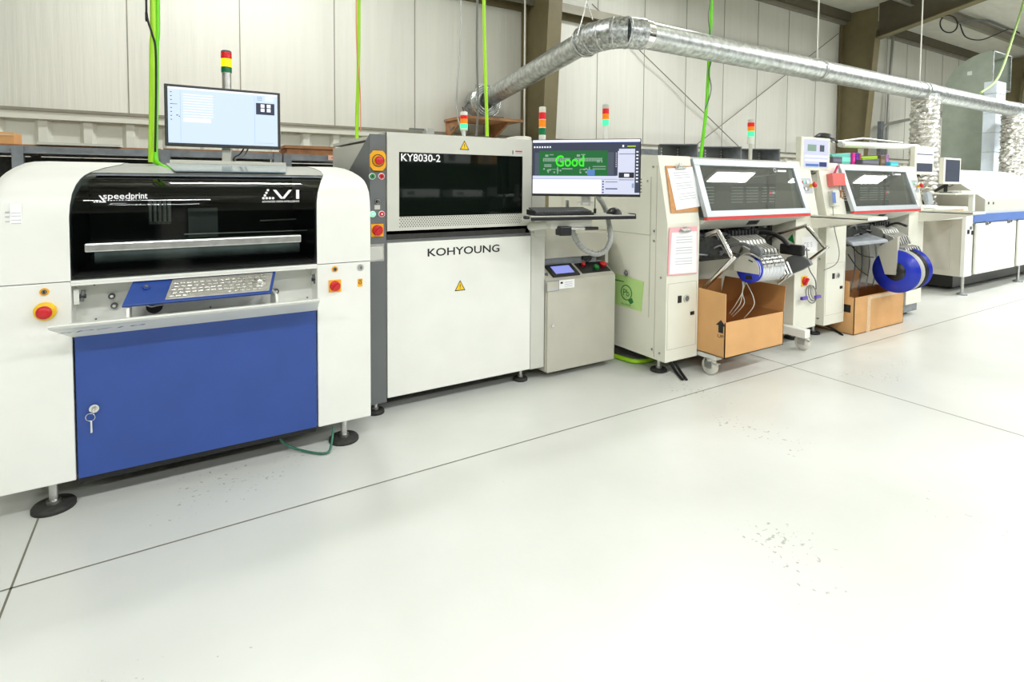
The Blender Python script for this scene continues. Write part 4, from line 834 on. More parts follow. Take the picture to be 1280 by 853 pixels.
lcd((1003.5, 170), (1038.5, 174), (1036.5, 213.5), (999.5, 213), 4.72, 4.95, 'cream-framed screen above the right end of the nearer placement machine', 'lav')
lcd((1144, 182), (1168, 184.5), (1167, 218.5), (1143, 218), 6.35, 6.55, 'cream-framed screen above the right end of the farther placement machine', 'wht')

# clipboards
def clip_on(label, pts, plane, boardm, paperpts, clippt, thingname='clipboard', clipm='chrome'):
    n = plane
    b = MB(); b.prism(pts, V(n)*.004, boardm); q = sum((V(p) for p in pts), V())/4
    t = thing(thingname, label, 'clipboard', q); part('board', b, t)
    b = MB(); b.prism([V(p)+V(n)*.0045 for p in paperpts], V(n)*.0015, M['paper']); pa = part('paper_sheet', b, t)
    A, B, Cc, D = [V(p)+V(n)*.0065 for p in paperpts]
    b = MB()
    for k in range(11):
        v = .12+k*.065; 
        if k in (3, 7): continue
        L0 = A.lerp(D, v).lerp(B.lerp(Cc, v), .18); L1 = A.lerp(D, v).lerp(B.lerp(Cc, v), .82); w = (D-A).normalized()*.0022; b.add([L0-w, L1-w, L1+w, L0+w], [(0, 1, 2, 3)], M['ink'])
    part('printed_lines', b, pa)
    b = MB(); c = V(clippt)+V(n)*.008; u = (V(pts[1])-V(pts[0])).normalized(); v = V(n).cross(u)
    b.hexa([c+u*x+v*y+V(n)*h for h in (0, .012) for x, y in ((-.055, -.01), (.055, -.01), (.05, .012), (-.05, .012))], M[clipm], .003); b.cyl(c-u*.04+V(n)*.012, c+u*.04+V(n)*.012, .008, M[clipm], seg=10); b.torus(c+v*.02+V(n)*.004, n, .010, .0025, M[clipm], seg=14, tw=6); part('spring_clip', b, t)
    return t
nS = PS(850, 240)[1]
f = lambda x, y, o=.004: PS(x, y, o)[0]
clip_on('brown hardboard clipboard hung askew beside the tinted window', [f(831.5, 207.4), f(864.5, 208), f(872.7, 264.8), f(838.5, 266.5)], nS, M['clipb'], [f(833.6, 211), f(864.5, 208.8), f(877.2, 257.8), f(844.8, 263)], f(849, 210))
g2 = lambda x, y, o=.002: PY(x, y, MY-.003-o)
clip_on('pink clipboard with white sheet below the brown hardboard one', [g2(836.4, 285), g2(871, 283), g2(870.7, 342), g2(834.3, 344.5)], V((0, -1, 0)), M['pinkb'], [g2(839, 291), g2(870, 289), g2(870, 340.5), g2(836, 343)], g2(855, 288), clipm='alu')
# green sleeve on the side
xs = a3-.004
pts = [PX(768, 341, xs), PX(805, 352.7, xs), PX(801.6, 389.5, xs), PX(768, 379.5, xs)]
pts[0] = PX(757, 338, xs); pts[3] = PX(757, 376.5, xs)
b = MB(); b.prism(pts, (-.003, 0, 0), M['bag']); sv_ = thing('document_sleeve', 'light green document sleeve with Pb symbol on the machine side', 'sleeve', pts[0].lerp(pts[2], .5)); part('sleeve', b, sv_)
b = MB(); c = PX(783, 366, xs-.004); b.torus(c, (-1, 0, 0), .055, .004, M['bagp'], seg=26, tw=4); b.text('Pb', c+V((-.001, .033, -.025)), (0, -1, 0), Z_, .05, M['bagp'], w=.066, depth=.001); b.prism([c+V((0, -.02, -.055)), c+V((0, -.06, -.03)), c+V((0, -.075, -.06)), c+V((0, -.045, -.08))], (-.001, 0, 0), M['bagp']); b.text('Pb-FREE', c+V((-.001, .05, -.095)), (0, -1, 0), Z_, .012, M['bagp'], w=.10, depth=.001); q = PX(774, 351, xs-.004); b.box(q.x-.001, q.x, q.y-.05, q.y+.05, q.z-.004, q.z+.004, M['bagp']); part('printing', b, sv_)
b = MB(); q = PX(785, 341, xs); b.cyl(q, q-X_*.02, .022, M['chrome'], seg=14); b.cyl(q-X_*.02, q-X_*.03, .014, M['dgrey'], seg=12); solo('hook_knob', b, 'small steel knob above the light green document sleeve', 'knob')

# ---------------- feeders, reels, trolley of the near machine
M['feed'] = mat('dull_silver_feeder', s2l(176, 176, 168), .4, .5, var=.1)
def feeder(x, y0=2.86, label=None, group=None):
    t = thing('tape_feeder', label, 'feeder', (x, 2.7, .80), group)
    b = MB(); w = .030
    b.prism([(x-w/2, 2.97, 1.0), (x-w/2, 2.72, .985), (x-w/2, 2.60, .93), (x-w/2, 2.56, .86), (x-w/2, 2.60, .835), (x-w/2, 2.97, .86)], (w, 0, 0), M['feed'])
    for k in range(5): b.box(x-w/2-.001, x+w/2-.006, 2.66+k*.035, 2.675+k*.035, .965, 1.0, M['black'])
    part('feeder_body', b, t); b = MB()
    b.prism([(x-w/2, 2.58, .90), (x-w/2, 2.50, .87), (x-w/2, 2.47, .80), (x-w/2, 2.54, .78), (x-w/2, 2.60, .84)], (w*.8, 0, 0), M['feed']); part('tape_guide', b, t)
    b = MB(); b.prism([(x-w/2, 2.46, .79), (x-w/2, 2.40, .78), (x-w/2, 2.36, .70), (x-w/2, 2.39, .66), (x-w/2, 2.50, .70), (x-w/2, 2.53, .76)], (w*.72, 0, 0), M['alu']); part('reel_arm', b, t)
    return t
x0f = 3.60; fl = 'silver tape feeder in the bank of eight at the nearer placement machine'
f0 = feeder(x0f, label=fl, group='silver feeders in a row on the nearer machine')
for k in range(1, 8): dup(f0, (k*.040, 0, 0), fl)
def reel(x, y, z, R, th, m1, label, group=None, hub='wht', slots=True, hm=None):
    t = thing('tape_reel', label, 'reel', (x, y, z), group)
    for s in (0, 1):
        b = MB(); xx = x+s*th; d = .0025
        # flange ring plus spokes
        n = 40; vs = []; 
        ri = R*.40
        b.lathe([(0, R*.30), (0, R), (d, R), (d, R*.30), (0, R*.30)], (xx, y, z), (1, 0, 0), m1, seg=44)
        part('reel_flange', b, t)
    b = MB(); b.lathe([(.003, R*.30), (.003, R*.86), (th, R*.86)], (x, y, z), (1, 0, 0), M['paper'], seg=40); part('tape_winding', b, t)
    b = MB(); hr = R*(.44 if R > .12 else .34); b.lathe([(-.002, R*.12), (-.002, hr), (th+.004, hr), (th+.004, R*.12), (-.002, R*.12)], (x, y, z), (1, 0, 0), hm or m1, seg=28)
    part('hub', b, t)
    b = MB()
    for k in range(3):
        w = k*2.094+.4; c = V((x-.0006, y+math.cos(w)*R*.56, z+math.sin(w)*R*.56)); u = V((0, -math.sin(w), math.cos(w))); v = V((0, math.cos(w), math.sin(w)))
        b.add([c+u*R*a+v*R*c2 for a, c2 in ((-.25, -.12), (.25, -.12), (.3, .16), (-.3, .16))], [(0, 1, 2, 3)], M['blk'] if m1 is M['blue2'] and R < .12 else m1)
    part('flange_window', b, t) if R < .12 else None
    return t
rc = PX(935, 337, 3.40); RR = .094
reel(3.40, rc.y, rc.z, RR, .030, M['blue2'], 'small blue tape reel with a beige guard over its upper part')
r1 = reel(3.446, rc.y, rc.z, RR, .030, mat('clear_white_reel', s2l(226, 228, 230), .3, var=.03), 'small white tape reel in the row behind the blue one', 'white reels hanging under the silver feeders')
for k in range(1, 6): dup(r1, (k*.042, 0, 0), 'small white tape reel in the row behind the blue one')
# beige half guard
b = MB(); n = 24; pts = []
for k in range(n+1): w = math.radians(-12)+math.radians(204)*k/n; pts.append((3.385, rc.y+math.cos(w)*RR*1.05, rc.z+math.sin(w)*RR*1.05))
b.prism(pts, (-.006, 0, 0), M['putty'])

for k in range(6):
    rows = []
    for i in range(20):
        w = math.radians(60+i*5.6); rr = RR*(1.10 if k % 2 else 1.07)
        rows.append([V((3.432+k*.043+a, rc.y+math.cos(w)*rr, rc.z+math.sin(w)*rr)) for a in (0, .036)])
    b.grid(rows, M['feed'], flip=True)
    for i in range(5):
        w = math.radians(90+i*16); c_ = V((3.436+k*.043, rc.y+math.cos(w)*RR*1.11, rc.z+math.sin(w)*RR*1.11)); b.box(c_.x, c_.x+.026, c_.y-.004, c_.y+.004, c_.z-.004, c_.z+.004, M['dgrey'])
b.tube([(3.377, rc.y-.02, rc.z+.07), (3.377, rc.y-.05, rc.z+.06)], .004, M['blk'], sub=1)
solo('reel_guard', b, 'beige half-round guard covering the small blue tape reel', 'guard')
b = MB(); c = PX(944, 315, 3.40); b.cyl(c, c+X_*.03, .042, M['dgrey'], seg=22); b.tube([c+V((0, .03, .03)), c+V((0, .10, .045)), c+V((0, .2, .02)), c+V((0, .28, -.05))], .012, M['dgrey']); b.tube([PX(920, 326, 3.38), PX(930, 318, 3.38), PX(940, 318, 3.38), PX(952, 325, 3.38)], .006, M['alu'])
solo('feeder_gear_cover', b, 'dark round gear cover just above the beige reel guard', 'gear cover')
# grey fan shaped guard at the right
c = PX(996, 345, 4.02); b = MB(); pts = [PX(981, 343, 4.02), PX(979, 331, 4.02), PX(984, 322, 4.02), PX(993, 318.5, 4.02), PX(1003, 321, 4.02), PX(1010, 325, 4.02), PX(1013, 331, 4.02), PX(1001, 338, 4.02), PX(988, 343, 4.02)]
b.prism(pts, (.035, 0, 0), M['dgrey']); tg = thing('reel_chute', 'grey fan-shaped reel guard at the right of the feeder bay', 'guard', c); part('guard_plate', b, tg)
b = MB(); b.tube([PX(950, 291, 4.0), PX(965, 292, 4.0), PX(978, 299, 4.0), PX(986, 308, 4.0)], .018, M['black']); q0 = PX(979, 311, 4.02); b.box(4.0, 4.05, q0.y-.16, q0.y+.02, q0.z-.04, q0.z+.04, M['black'], .01); b.tube([PX(1000, 312, 4.03), PX(1012, 313, 4.03)], .005, M['alu'], sub=1); q = PX(980, 328, 4.01); b.cyl(q, q+X_*.02, .014, M['blk'], seg=12); part('feeder_head', b, tg)

M['rim'] = mat('pale_yellow_tyre', s2l(222, 214, 110), .5, var=.05)
tr = thing('feeder_trolley', 'white trolley with chrome handles and yellow-rimmed castors under the nearer machine', 'trolley', (3.8, 2.8, 0))
def tubeh(pts, X): return [PX(x, y, X) for x, y in pts]
b = MB(); b.tube([PX(872, 299, 3.30), PX(894, 290, 3.30), PX(899, 292, 3.30), PX(914, 320, 3.30), PX(914, 326, 3.30), PX(872, 368, 3.30)], .016, M['chrome'], seg=12, sub=5); part('handle', b, tr)
b = MB(); b.tube([PX(955, 299, 4.33), PX(1003, 284, 4.33), PX(1010, 285, 4.33), PX(1029, 308, 4.33), PX(1029, 313, 4.33), PX(973, 354, 4.33)], .016, M['chrome'], seg=12, sub=5); part('handle', b, tr)
b = MB(); b.box(3.22, 3.29, 2.50, 3.1, .115, .18, M['white'], .003); b.box(4.31, 4.385, 2.50, 3.1, .115, .18, M['white'], .003); b.box(3.15, 4.40, 2.70, 2.76, .10, .14, M['white']); b.box(3.15, 4.40, 3.0, 3.06, .10, .14, M['white']); part('frame', b, tr)
for x in (3.24, 4.38):
    b = MB(); cyy = 2.56; b.cyl((x, cyy, .10), (x, cyy, .118), .035, M['alu'], seg=16); b.box(x-.026, x-.021, cyy-.03, cyy+.03, .05, .105, M['alu']); b.box(x+.021, x+.026, cyy-.03, cyy+.03, .05, .105, M['alu']); b.box(x-.02, x+.02, cyy-.07, cyy-.03, .085, .095, M['alu'], .003); ca = part('caster', b, tr)
    b = MB(); b.lathe([(-.016, .0001), (-.018, .055), (-.010, .063), (.010, .063), (.018, .055), (.018, .0001)], (x, cyy, .063), (1, 0, .0), M['whc'], seg=28); b.lathe([(.0185, .036), (.0185, .054), (.012, .061), (-.004, .0638)], (x, cyy, .063), (1, 0, 0), M['rim'], seg=28)
    b.cyl((x-.028, cyy, .055), (x+.028, cyy, .055), .008, M['alu'], seg=10); part('wheel', b, ca)

# cardboard boxes
def carton(label, x0, x1, y0, y1, z0, zf, zl, zr, zbk, lean, marks):
    t = thing('cardboard_box', label, 'box', ((x0+x1)/2, (y0+y1)/2, z0)); th = .006
    b = MB(); b.box(x0, x1, y0, y0+th, z0, zf, M['card']); b.box(x0, x1, y0, y1, z0, z0+th, M['cardin']); b.box(x0, x1, y1-th, y1, z0, zf, M['cardin'])
    b.box(x0, x0+th, y0, y1, z0, zf, M['card']); b.box(x1-th, x1, y0, y1, z0, zf, M['cardin']); body = part('carton', b, t)
    if zl: b = MB(); b.prism([(x0, y0, zf), (x0, y0+.0, zl-.02), (x0-.0, y0+.10, zl+.01), (x0, y1, zl)], (th, 0, 0), M['card']) if False else b.hexa([(x0, y0, zf), (x0+th, y0, zf), (x0+th, y1, zf), (x0, y1, zf), (x0+lean[0], y0, zl), (x0+lean[0]+th, y0, zl), (x0+lean[0]+th, y1, zl+.02), (x0+lean[0], y1, zl+.02)], M['card']); part('side_flap', b, t)
    if zr: b = MB(); b.hexa([(x1-th, y0, zf), (x1, y0, zf), (x1, y1, zf), (x1-th, y1, zf), (x1-th+lean[1], y0+.02, zr), (x1+lean[1], y0+.02, zr), (x1+lean[1], y1, zr), (x1-th+lean[1], y1, zr)], M['cardin']); part('side_flap', b, t)
    if zbk: b = MB(); b.hexa([(x0, y1-th, zf), (x1, y1-th, zf), (x1, y1, zf), (x0, y1, zf), (x0, y1-th+lean[2], zbk), (x1, y1-th+lean[2], zbk-.03), (x1, y1+lean[2], zbk-.03), (x0, y1+lean[2], zbk)], M['cardin']); part('back_flap', b, t)
    return t, body
by = 2.42
q0, q1 = PY(905.5, 449, by), PY(978.5, 431, by); zf = (PY(911, 401, by).z+PY(983, 391, by).z)/2; zb = (q0.z+q1.z)/2
bx1, body = carton('open cardboard box with an arrow print held under the silver feeders', q0.x, q1.x, by, 2.98, zb, zf, PX(912, 352, q0.x).z if False else .60, .585, .60, (-.0, .055, .0), None)
b = MB(); c = PX(901, 411, q0.x-.001); 
def ay(u, v): return V((q0.x-.0015, c.y-u, c.z+v))
b.add([ay(-.02, -.03), ay(.02, -.03), ay(.02, .02), ay(-.02, .02)], [(0, 1, 2, 3)], M['blk']); b.add([ay(-.04, .02), ay(.04, .02), ay(0, .06)], [(0, 1, 2)], M['blk']); b.text('UP', ay(-.025, -.065), (0, -1, 0), Z_, .022, M['blk'], w=.05, depth=.0005)
b.box(q0.x-.002, q0.x, 2.72, 2.82, zb+.03, zb+.14, M['tape']); part('printing', b, body, 'black up-arrow printing')
b = MB()
for k, (sx, sy) in enumerate(((0, 0), (.02, .02), (.05, -.02))):
    P0 = PX(928, 352, 3.45)+V((sx, 0, 0)); b.tube([P0, PX(928, 365, 3.45+sx), PX(920+k*5, 380, 3.45+sx), PX(912+k*2, 392+k*2, 3.45+sx)], .003, M['whc'])
b.tube([PX(932, 352, 3.5), PX(941, 370, 3.5), PX(942, 383, 3.5), PX(930, 398, 3.5)], .003, M['whc'])
solo('waste_tape', b, 'pale strips of waste carrier tape curling down into the nearer cardboard box', 'tape', kind=None)
by2 = 2.57
q0, q1 = PY(1067, 418, by2), PY(1128.5, 404.5, by2); zf = (PY(1068, 371, by2).z+PY(1132, 362, by2).z)/2
bx2, body2 = carton('cardboard box with taped front on the floor under the large blue reels', q0.x, q1.x, by2, 2.99, 0.0, zf, None, None, .50, (0, 0, 0), None)
b = MB(); b.hexa([(q0.x, by2+.05, zf), (q0.x+.006, by2+.05, zf), (q0.x+.006, 2.99, zf), (q0.x, 2.99, zf), (q0.x, by2+.05, zf+.14), (q0.x+.006, by2+.05, zf+.14), (q0.x+.006, 2.99, zf+.16), (q0.x, 2.99, zf+.16)], M['card']); part('side_flap', b, bx2)
b = MB(); x = PY(1086, 390, by2).x; b.box(x-.03, x+.03, by2-.001, by2, .0, zf-.01, M['tape']); b.box(x-.02, q1.x-.05, by2-.0012, by2, zf-.04, zf-.01, M['tape']); q = PX(1059, 385, q0.x); b.box(q0.x-.001, q0.x, q.y-.03, q.y+.03, q.z-.04, q.z+.03, M['blk']); part('packing_tape', b, body2)

# ---------------- far machine reels and chute
rx = 5.62; cr = PX(1119, 339.5, rx)
reel(rx, cr.y, cr.z, .195, .03, M['blue2'], 'large bright blue tape reel facing the aisle, foremost of the big reels', hm=M['black'])
reel(rx+.075, cr.y-.0, cr.z+.005, .195, .03, M['greyp'], 'large pale grey tape reel between the big blue ones')
reel(rx+.15, cr.y, cr.z+.005, .195, .03, M['black'], 'large black tape reel second from the right end of the big reels', hm=M['black'])
reel(rx+.225, cr.y, cr.z+.01, .195, .03, M['blue2'], 'large blue tape reel at the far right end of the big reels', hm=M['black'])
b = MB(); c0 = PX(1119, 338, rx-.05)
b.hexa([PX(1106, 343, rx-.02), PX(1120, 344, rx-.02), PX(1119, 344, rx-.02)+X_*.01+V((0, .0, 0)), PX(1108, 343, rx-.02)+X_*.01, PX(1096, 310, rx-.02), PX(1122, 296, rx-.02), PX(1122, 296, rx-.02)+X_*.05, PX(1098, 310, rx-.02)+X_*.05], M['putty'])
ch = thing('feeder_guard', 'beige-grey metal guard hanging in front of the large blue reels', 'guard', c0); part('guard_plate', b, ch)
b = MB(); za = PX(1110, 299, rx-.05).z; b.hexa([(5.21, 2.60, za-.06), (rx+.03, 2.50, za-.04), (rx+.03, 2.80, za-.02), (5.21, 2.80, za-.02), (5.21, 2.62, za-.03), (rx+.03, 2.52, za-.01), (rx+.03, 2.80, za+.06), (5.21, 2.80, za+.06)], M['mgrey'], .01); part('top_plate', b, ch)
b = MB()
for k in range(8): b.box(5.66+k*.045, 5.69+k*.045, 2.60, 2.82, .80, .90, M['mgrey'], .003)
fe = feeder(5.72, label='silver tape feeder in the row above the large reels', group='silver feeders above the large reels')
for k in range(1, 7): dup(fe, (k*.045, 0, 0), 'silver tape feeder in the row above the large reels')
b = MB()
for k in range(4): x = PY(1064+k*9, 330, 2.75).x; b.tube([(x, 2.74, .84), (x+.01, 2.72, .6), (x-.01, 2.74, .34)], .006+.003*(k % 2), M['dgrey'])
b.tube([PY(1060, 302, 2.72), PY(1075, 318, 2.70), PY(1092, 322, 2.70)], .005, M['blkc']); b.tube([PY(1060, 318, 2.72), PY(1072, 335, 2.70), PY(1085, 345, 2.70)], .005, M['blkc'])
solo('hanging_tapes', b, 'dark strips and cables hanging left of the large blue reels', 'strips')
b = MB(); P = [PY(1060, 371, 2.70), PY(1098, 371, 2.70), PY(1100, 300, 2.70), PY(1055, 300, 2.70)]; b.add(P, [(0, 1, 2, 3)], M['film']); 
solo('plastic_curtain', b, 'clear plastic film hanging over the second cardboard box', 'film')
b = MB(); b.tube([PX(1104, 285, 5.9), PX(1120, 279, 5.9), PX(1134, 283, 5.9)], .012, M['black']); solo('cable_chain', b, 'black arched cable guide above the large reels', 'cable')
b = MB(); b.box(6.33+.03, 6.68, 2.68, 3.2, .04, .13, M['mgrey']); solo('floor_block', b, 'grey block foot under the right end of the farther machine', 'block')

# coiled grey cable with purple plugs, hanging
b = MB(); q = PY(1014, 368, MY-.02); b.tube([PY(1008, 310, MY-.10), PY(1011, 335, MY-.06), PY(1019, 350, MY-.03), PY(1020, 362, MY-.03)], .005, M['cable'])
for k in range(3): b.torus(q+V((0, -.008*k, .01*k)), (.1*k, -1, .2), .075-.01*k, .004, M['cable'], seg=24, tw=6)
ec = solo('coiled_cable', b, 'dark coiled cable with purple plugs hanging on the right pod of the nearer machine', 'cable')
b = MB(); pm = mat('purple_plug', s2l(96, 70, 170), .4, var=.05); q1 = PY(1006, 373, MY-.04); b.box(q1.x-.05, q1.x+.03, q1.y-.012, q1.y+.012, q1.z-.012, q1.z+.015, pm, .004); q1 = PY(1022, 371, MY-.04); b.box(q1.x-.04, q1.x+.04, q1.y-.012, q1.y+.012, q1.z-.012, q1.z+.012, pm, .004); ORG[ec.name] = V(ec.location); part('purple_plugs', b, ec, 'purple plugs')
b = MB(); b.tube([PY(1041, 258, 2.62), PY(1043, 285, 2.6), PY(1049, 315, 2.6), PY(1045, 330, 2.6), PY(1030, 338, 2.62)], .0035, M['cable']); solo('thin_cable', b, 'thin grey cable drooping down the left pod of the farther machine', 'cable')

# small things on the left pod of the far machine
q, n = PS(1041, 226, .002); pk = mat('clear_red_plastic', s2l(220, 110, 104), .2, var=.05)
hp = thing('pen_holder', 'red translucent pen holder fixed to the farther machine', 'pen holder', q)
b = MB(); A_ = [PS(x, y, .002)[0] for x, y in ((1033, 218), (1049, 218), (1050, 233), (1035, 234))]; b.prism(A_[::-1], n*.05, pk); part('holder', b, hp)
b = MB(); b.cyl(PS(1043, 217, .03)[0], PS(1047, 208, .03)[0], .010, mat('magenta_cap', s2l(190, 20, 90), .4, var=.03), seg=12); solo('marker_pen', b, 'magenta-capped marker pen standing in the red holder', 'pen')
sc = thing('scissors', 'pair of scissors with brown handles hanging below the red pen holder', 'scissors', PS(1050, 240, .01)[0])
b = MB(); b.prism([PS(1050, 231, .006)[0], PS(1051.5, 231, .006)[0], PS(1052, 240, .006)[0], PS(1049, 240, .006)[0]], n*.003, M['alu']); part('blade', b, sc)
for dx in (-1.8, 2.2):
    b = MB(); c = PS(1051+dx, 243, .008)[0]; b.tube([c+X_*(math.cos(w)*.022)+Z_*(math.sin(w)*.038) for w in [k*math.pi/8 for k in range(16)]], .005, M['ply'], seg=6, sub=1, closed=True); part('handle', b, sc)
hh = thing('handheld_terminal', 'grey handheld terminal with blue display hanging beside the scissors', 'terminal', PS(1040, 249, .005)[0])
b = MB(); b.prism([PS(x, y, .002)[0] for x, y in ((1035.5, 239), (1043.5, 239), (1045, 258), (1037, 258))][::-1], n*.04, M['greyp']); part('case', b, hh)
b = MB(); b.prism([PS(x, y, .043)[0] for x, y in ((1040, 240.5), (1044, 240.5), (1045, 254), (1041, 254))][::-1], n*.002, M['ovenblue']); part('display', b, hh)
q, n = PS(1157, 245, .002); hh2 = thing('handheld_terminal', 'grey handheld terminal hanging at the right end of the farther machine', 'terminal', q)
b = MB(); b.prism([PS(x, y, .002)[0] for x, y in ((1153, 241), (1159, 241), (1162, 256), (1155.5, 257))][::-1], n*.04, M['steelp']); part('case', b, hh2)
b = MB(); b.prism([PS(x, y, .043)[0] for x, y in ((1155.5, 243), (1159, 243), (1160.5, 252), (1157, 252))][::-1], n*.002, M['mgrey']); part('display', b, hh2)
# folders and bins on the far machine
cols = {'teal': s2l(110, 205, 188), 'pink': s2l(225, 40, 150), 'purple': s2l(96, 30, 160), 'rust': s2l(170, 70, 80), 'limef': s2l(170, 215, 20), 'slate': s2l(96, 98, 108), 'brown': s2l(110, 92, 74), 'mauve': s2l(160, 110, 160), 'sky': s2l(70, 190, 220)}
def folder(nm, lab, cat, x0, y0_, x1, y1_, Yy, c, dep=.22, slope=0):
    A_, B_ = PY(x0, y0_, Yy), PY(x1, y1_, Yy); zb_ = TP+.001
    b = MB(); h = max(A_.z, B_.z); b.hexa([(A_.x, Yy, zb_), (B_.x, Yy, zb_), (B_.x, Yy+dep, zb_), (A_.x, Yy+dep, zb_), (A_.x, Yy, A_.z), (B_.x, Yy, B_.z), (B_.x, Yy+dep, B_.z), (A_.x, Yy+dep, A_.z)], mat(nm+'_'+str(int(x0)), c, .4, var=.05), .004)
    t = thing(nm, lab, cat, ((A_.x+B_.x)/2, Yy, zb_)); part('cover', b, t)
    b = MB(); b.box(A_.x+.012, B_.x-.012, Yy-.002, Yy, zb_+(h-zb_)*.25, zb_+(h-zb_)*.6, mat('label_strip_'+str(int(x0)), tuple(min(1, k*1.4+.05) for k in c), .5, var=.03)); part('spine_label', b, t)
folder('document_box', 'teal document box on top of the farther machine', 'box', 1040, 193, 1065.5, 191, 2.92, cols['teal'])
folder('storage_bin', 'small dark grey bin in front of the teal document box', 'bin', 1041, 195.5, 1053, 196, 2.80, cols['slate'], .10)
folder('ring_binder', 'pink binder standing beside the teal box', 'binder', 1066, 191, 1069.6, 191, 2.90, cols['pink'])
folder('ring_binder', 'purple binder standing right of the pink one', 'binder', 1070, 191, 1074, 191, 2.90, cols['purple'])
folder('ring_binder', 'rust-coloured thin binder right of the purple one', 'binder', 1074.4, 191.5, 1076.6, 191.5, 2.90, cols['rust'])
folder('document_box', 'lime green topped box on the farther machine', 'box', 1078, 196.5, 1099.5, 194.8, 2.93, cols['limef'])
folder('storage_bin', 'slate grey bin in front of the lime green box', 'bin', 1078, 199.5, 1099, 198.5, 2.84, cols['slate'], .08)
folder('storage_bin', 'brown patterned bin right of the lime green box', 'bin', 1101, 194, 1107, 194, 2.90, cols['brown'])
folder('storage_bin', 'small mauve bin at the right end of the folders', 'bin', 1107.5, 193.5, 1111.5, 193.5, 2.90, cols['mauve'])
folder('parts_tray', 'small sky blue parts tray on the farther machine top', 'tray', 1113, 202.5, 1123, 202.5, 2.86, cols['sky'], .1)
# bench lamp, fluorescent tube light above the far machine
tl = thing('tube_lamp', 'long white tube lamp held by an arm above the folders', 'lamp', PY(1095, 188, 3.1))
b = MB(); p0, p1 = PY(1052, 180.5, 3.1), PY(1146, 184, 3.1); b.cyl(p0, p1, .034, M['white'], seg=18); b.cyl(p0-X_*.03, p0, .030, M['greyp'], seg=18); part('lamp_tube', b, tl)
b = MB(); b.tube([PY(1040, 178, 3.15), PY(1079, 173, 3.15), PY(1128, 179, 3.15)], .012, M['alu'], sub=1); q = PY(1076, 186, 3.15); b.box(q.x-.02, q.x+.02, 3.13, 3.17, 1.551, q.z, M['greyp']); part('arm', b, tl)
b = MB(); c = PY(1030, 172.5, 3.1); b.lathe([(0, .0001), (0, .095), (-.02, .09), (-.055, .05), (-.06, .0001)], c+V((0, 0, -.01)), (0, .15, -1), M['black'], seg=26); b.lathe([(-.002, .07), (.01, .05), (.012, .0001)], c+V((0, -.01, -.012)), (0, .2, -1), M['white'], seg=20); b.tube([c+V((0, 0, .03)), c+V((.1, .1, .02)), PY(1056, 180, 3.1)], .012, M['black']); solo('magnifier_lamp', b, 'black round lamp head behind the nearer cream-framed screen', 'lamp')

# signal towers of the placement machines
y = 3.95; x = PY(757, 150, y).x
stack('signal tower with lit pale green lens above the board-inspection monitor', x, y, zat(757, 157, y), [('lens_gon', zat(757, 147.5, y)-zat(757, 155, y)), ('lens_a', zat(757, 140, y)-zat(757, 147, y)), ('lens_r', zat(757, 133.5, y)-zat(757, 140, y))], .030, .022, top='greyp', tz=.035, pole='white', zpole=1.55)
y = 3.6; x = PY(938.5, 170, y).x
stack('signal tower with lit green lens above the nearer tinted cover', x, y, zat(938.5, 180, y), [('white', zat(938.5, 171, y)-zat(938.5, 180, y)), ('lens_gon', zat(938.5, 163, y)-zat(938.5, 170, y)), ('lens_a', zat(938.5, 157.5, y)-zat(938.5, 163, y)), ('lens_r', zat(938.5, 152.5, y)-zat(938.5, 157.5, y))], .034, .018, top='greyp', tz=.03, pole='greyp', zpole=1.55)
y = 3.6; x = PY(1278, 170, y).x
stack('signal tower at the far right edge above the white oven hood', x, y, zat(1278, 190, y), [('lens_gon', .08), ('lens_a', .08), ('lens_r', .08)], .04, .03, zpole=1.40)

# floor level: hose, straps
b = MB(); b.tube([PZ(745, 437, .02), PZ(775, 447, .02), PZ(795, 452, .02), PZ(815, 449, .02), PZ(835, 440, .02)], .017, M['lime']); solo('air_hose', b, 'lime green air hose lying on the floor between grey cabinet and cream machine', 'hose')
for k, (x0, x1) in enumerate(((838, 853), (844, 858))):
    b = MB(); A_ = PZ(x0, 452, .10); b.tube([V((A_.x+.05, 2.78, .13)), PZ(x0+5, 462, .02), PZ(x1, 475, .006)], .011, M['blkc'], seg=6); solo('cable_strap', b, 'black strap end trailing on the floor under the nearer machine front corner', 'strap', 'black straps at the nearer machine corner')
b = MB(); b.tube([(4.98, 2.78, .12), PZ(1042, 412, .02), PZ(1053, 419, .006)], .011, M['blkc'], seg=6); solo('cable_strap', b, 'black strap end on the floor left of the second cardboard box', 'strap')
b = MB(); b.tube([PY(347, 546, 2.84), PZ(361, 558, .03), PZ(385, 565, .01), PZ(405, 567, .01), PZ(413, 561, .02), PY(417, 534, 2.84)], .006, M['gwire']); solo('earth_wire', b, 'thin green earth wire looping on the floor under the blue door', 'wire')

# ================================================================ 5. reflow oven
OX, OY = 8.25, 2.84
ov = thing('reflow_oven', 'long white and blue reflow oven at the far right end of the line', 'machine', (9.6, 3.4, 0)); OE = 13.6
z1 = 1.0; z0o = .235
b = MB(); b.box(OX, OE, OY, 4.0, z0o, .985, M['putty']); part('body', b, ov)
b = MB(); b.box(OX-.006, OX+.21, OY-.02, OY+.02, z0o, .99, M['white']); part('end_column', b, ov)
b = MB(); 
for (x, y) in ((1213, 285), (1216.5, 281)): q = PY(x, y, OY-.02); b.cyl(q, q-Y_*.012, .02, M['dgrey'], seg=12)
for (x, y) in ((1210, 290), (1215, 291)): q = PY(x, y, OY-.02); b.box(q.x-.02, q.x+.02, OY-.03, OY-.02, q.z-.025, q.z+.025, M['blk'])
part('column_switches', b, ov)
bz0, bz1 = PY(1221, 277.7, OY).z, PY(1221, 267.4, OY).z
b = MB(); b.box(OX+.2, OE, OY-.03, OY, bz0, bz1, M['ovenblue']); part('blue_band', b, ov)
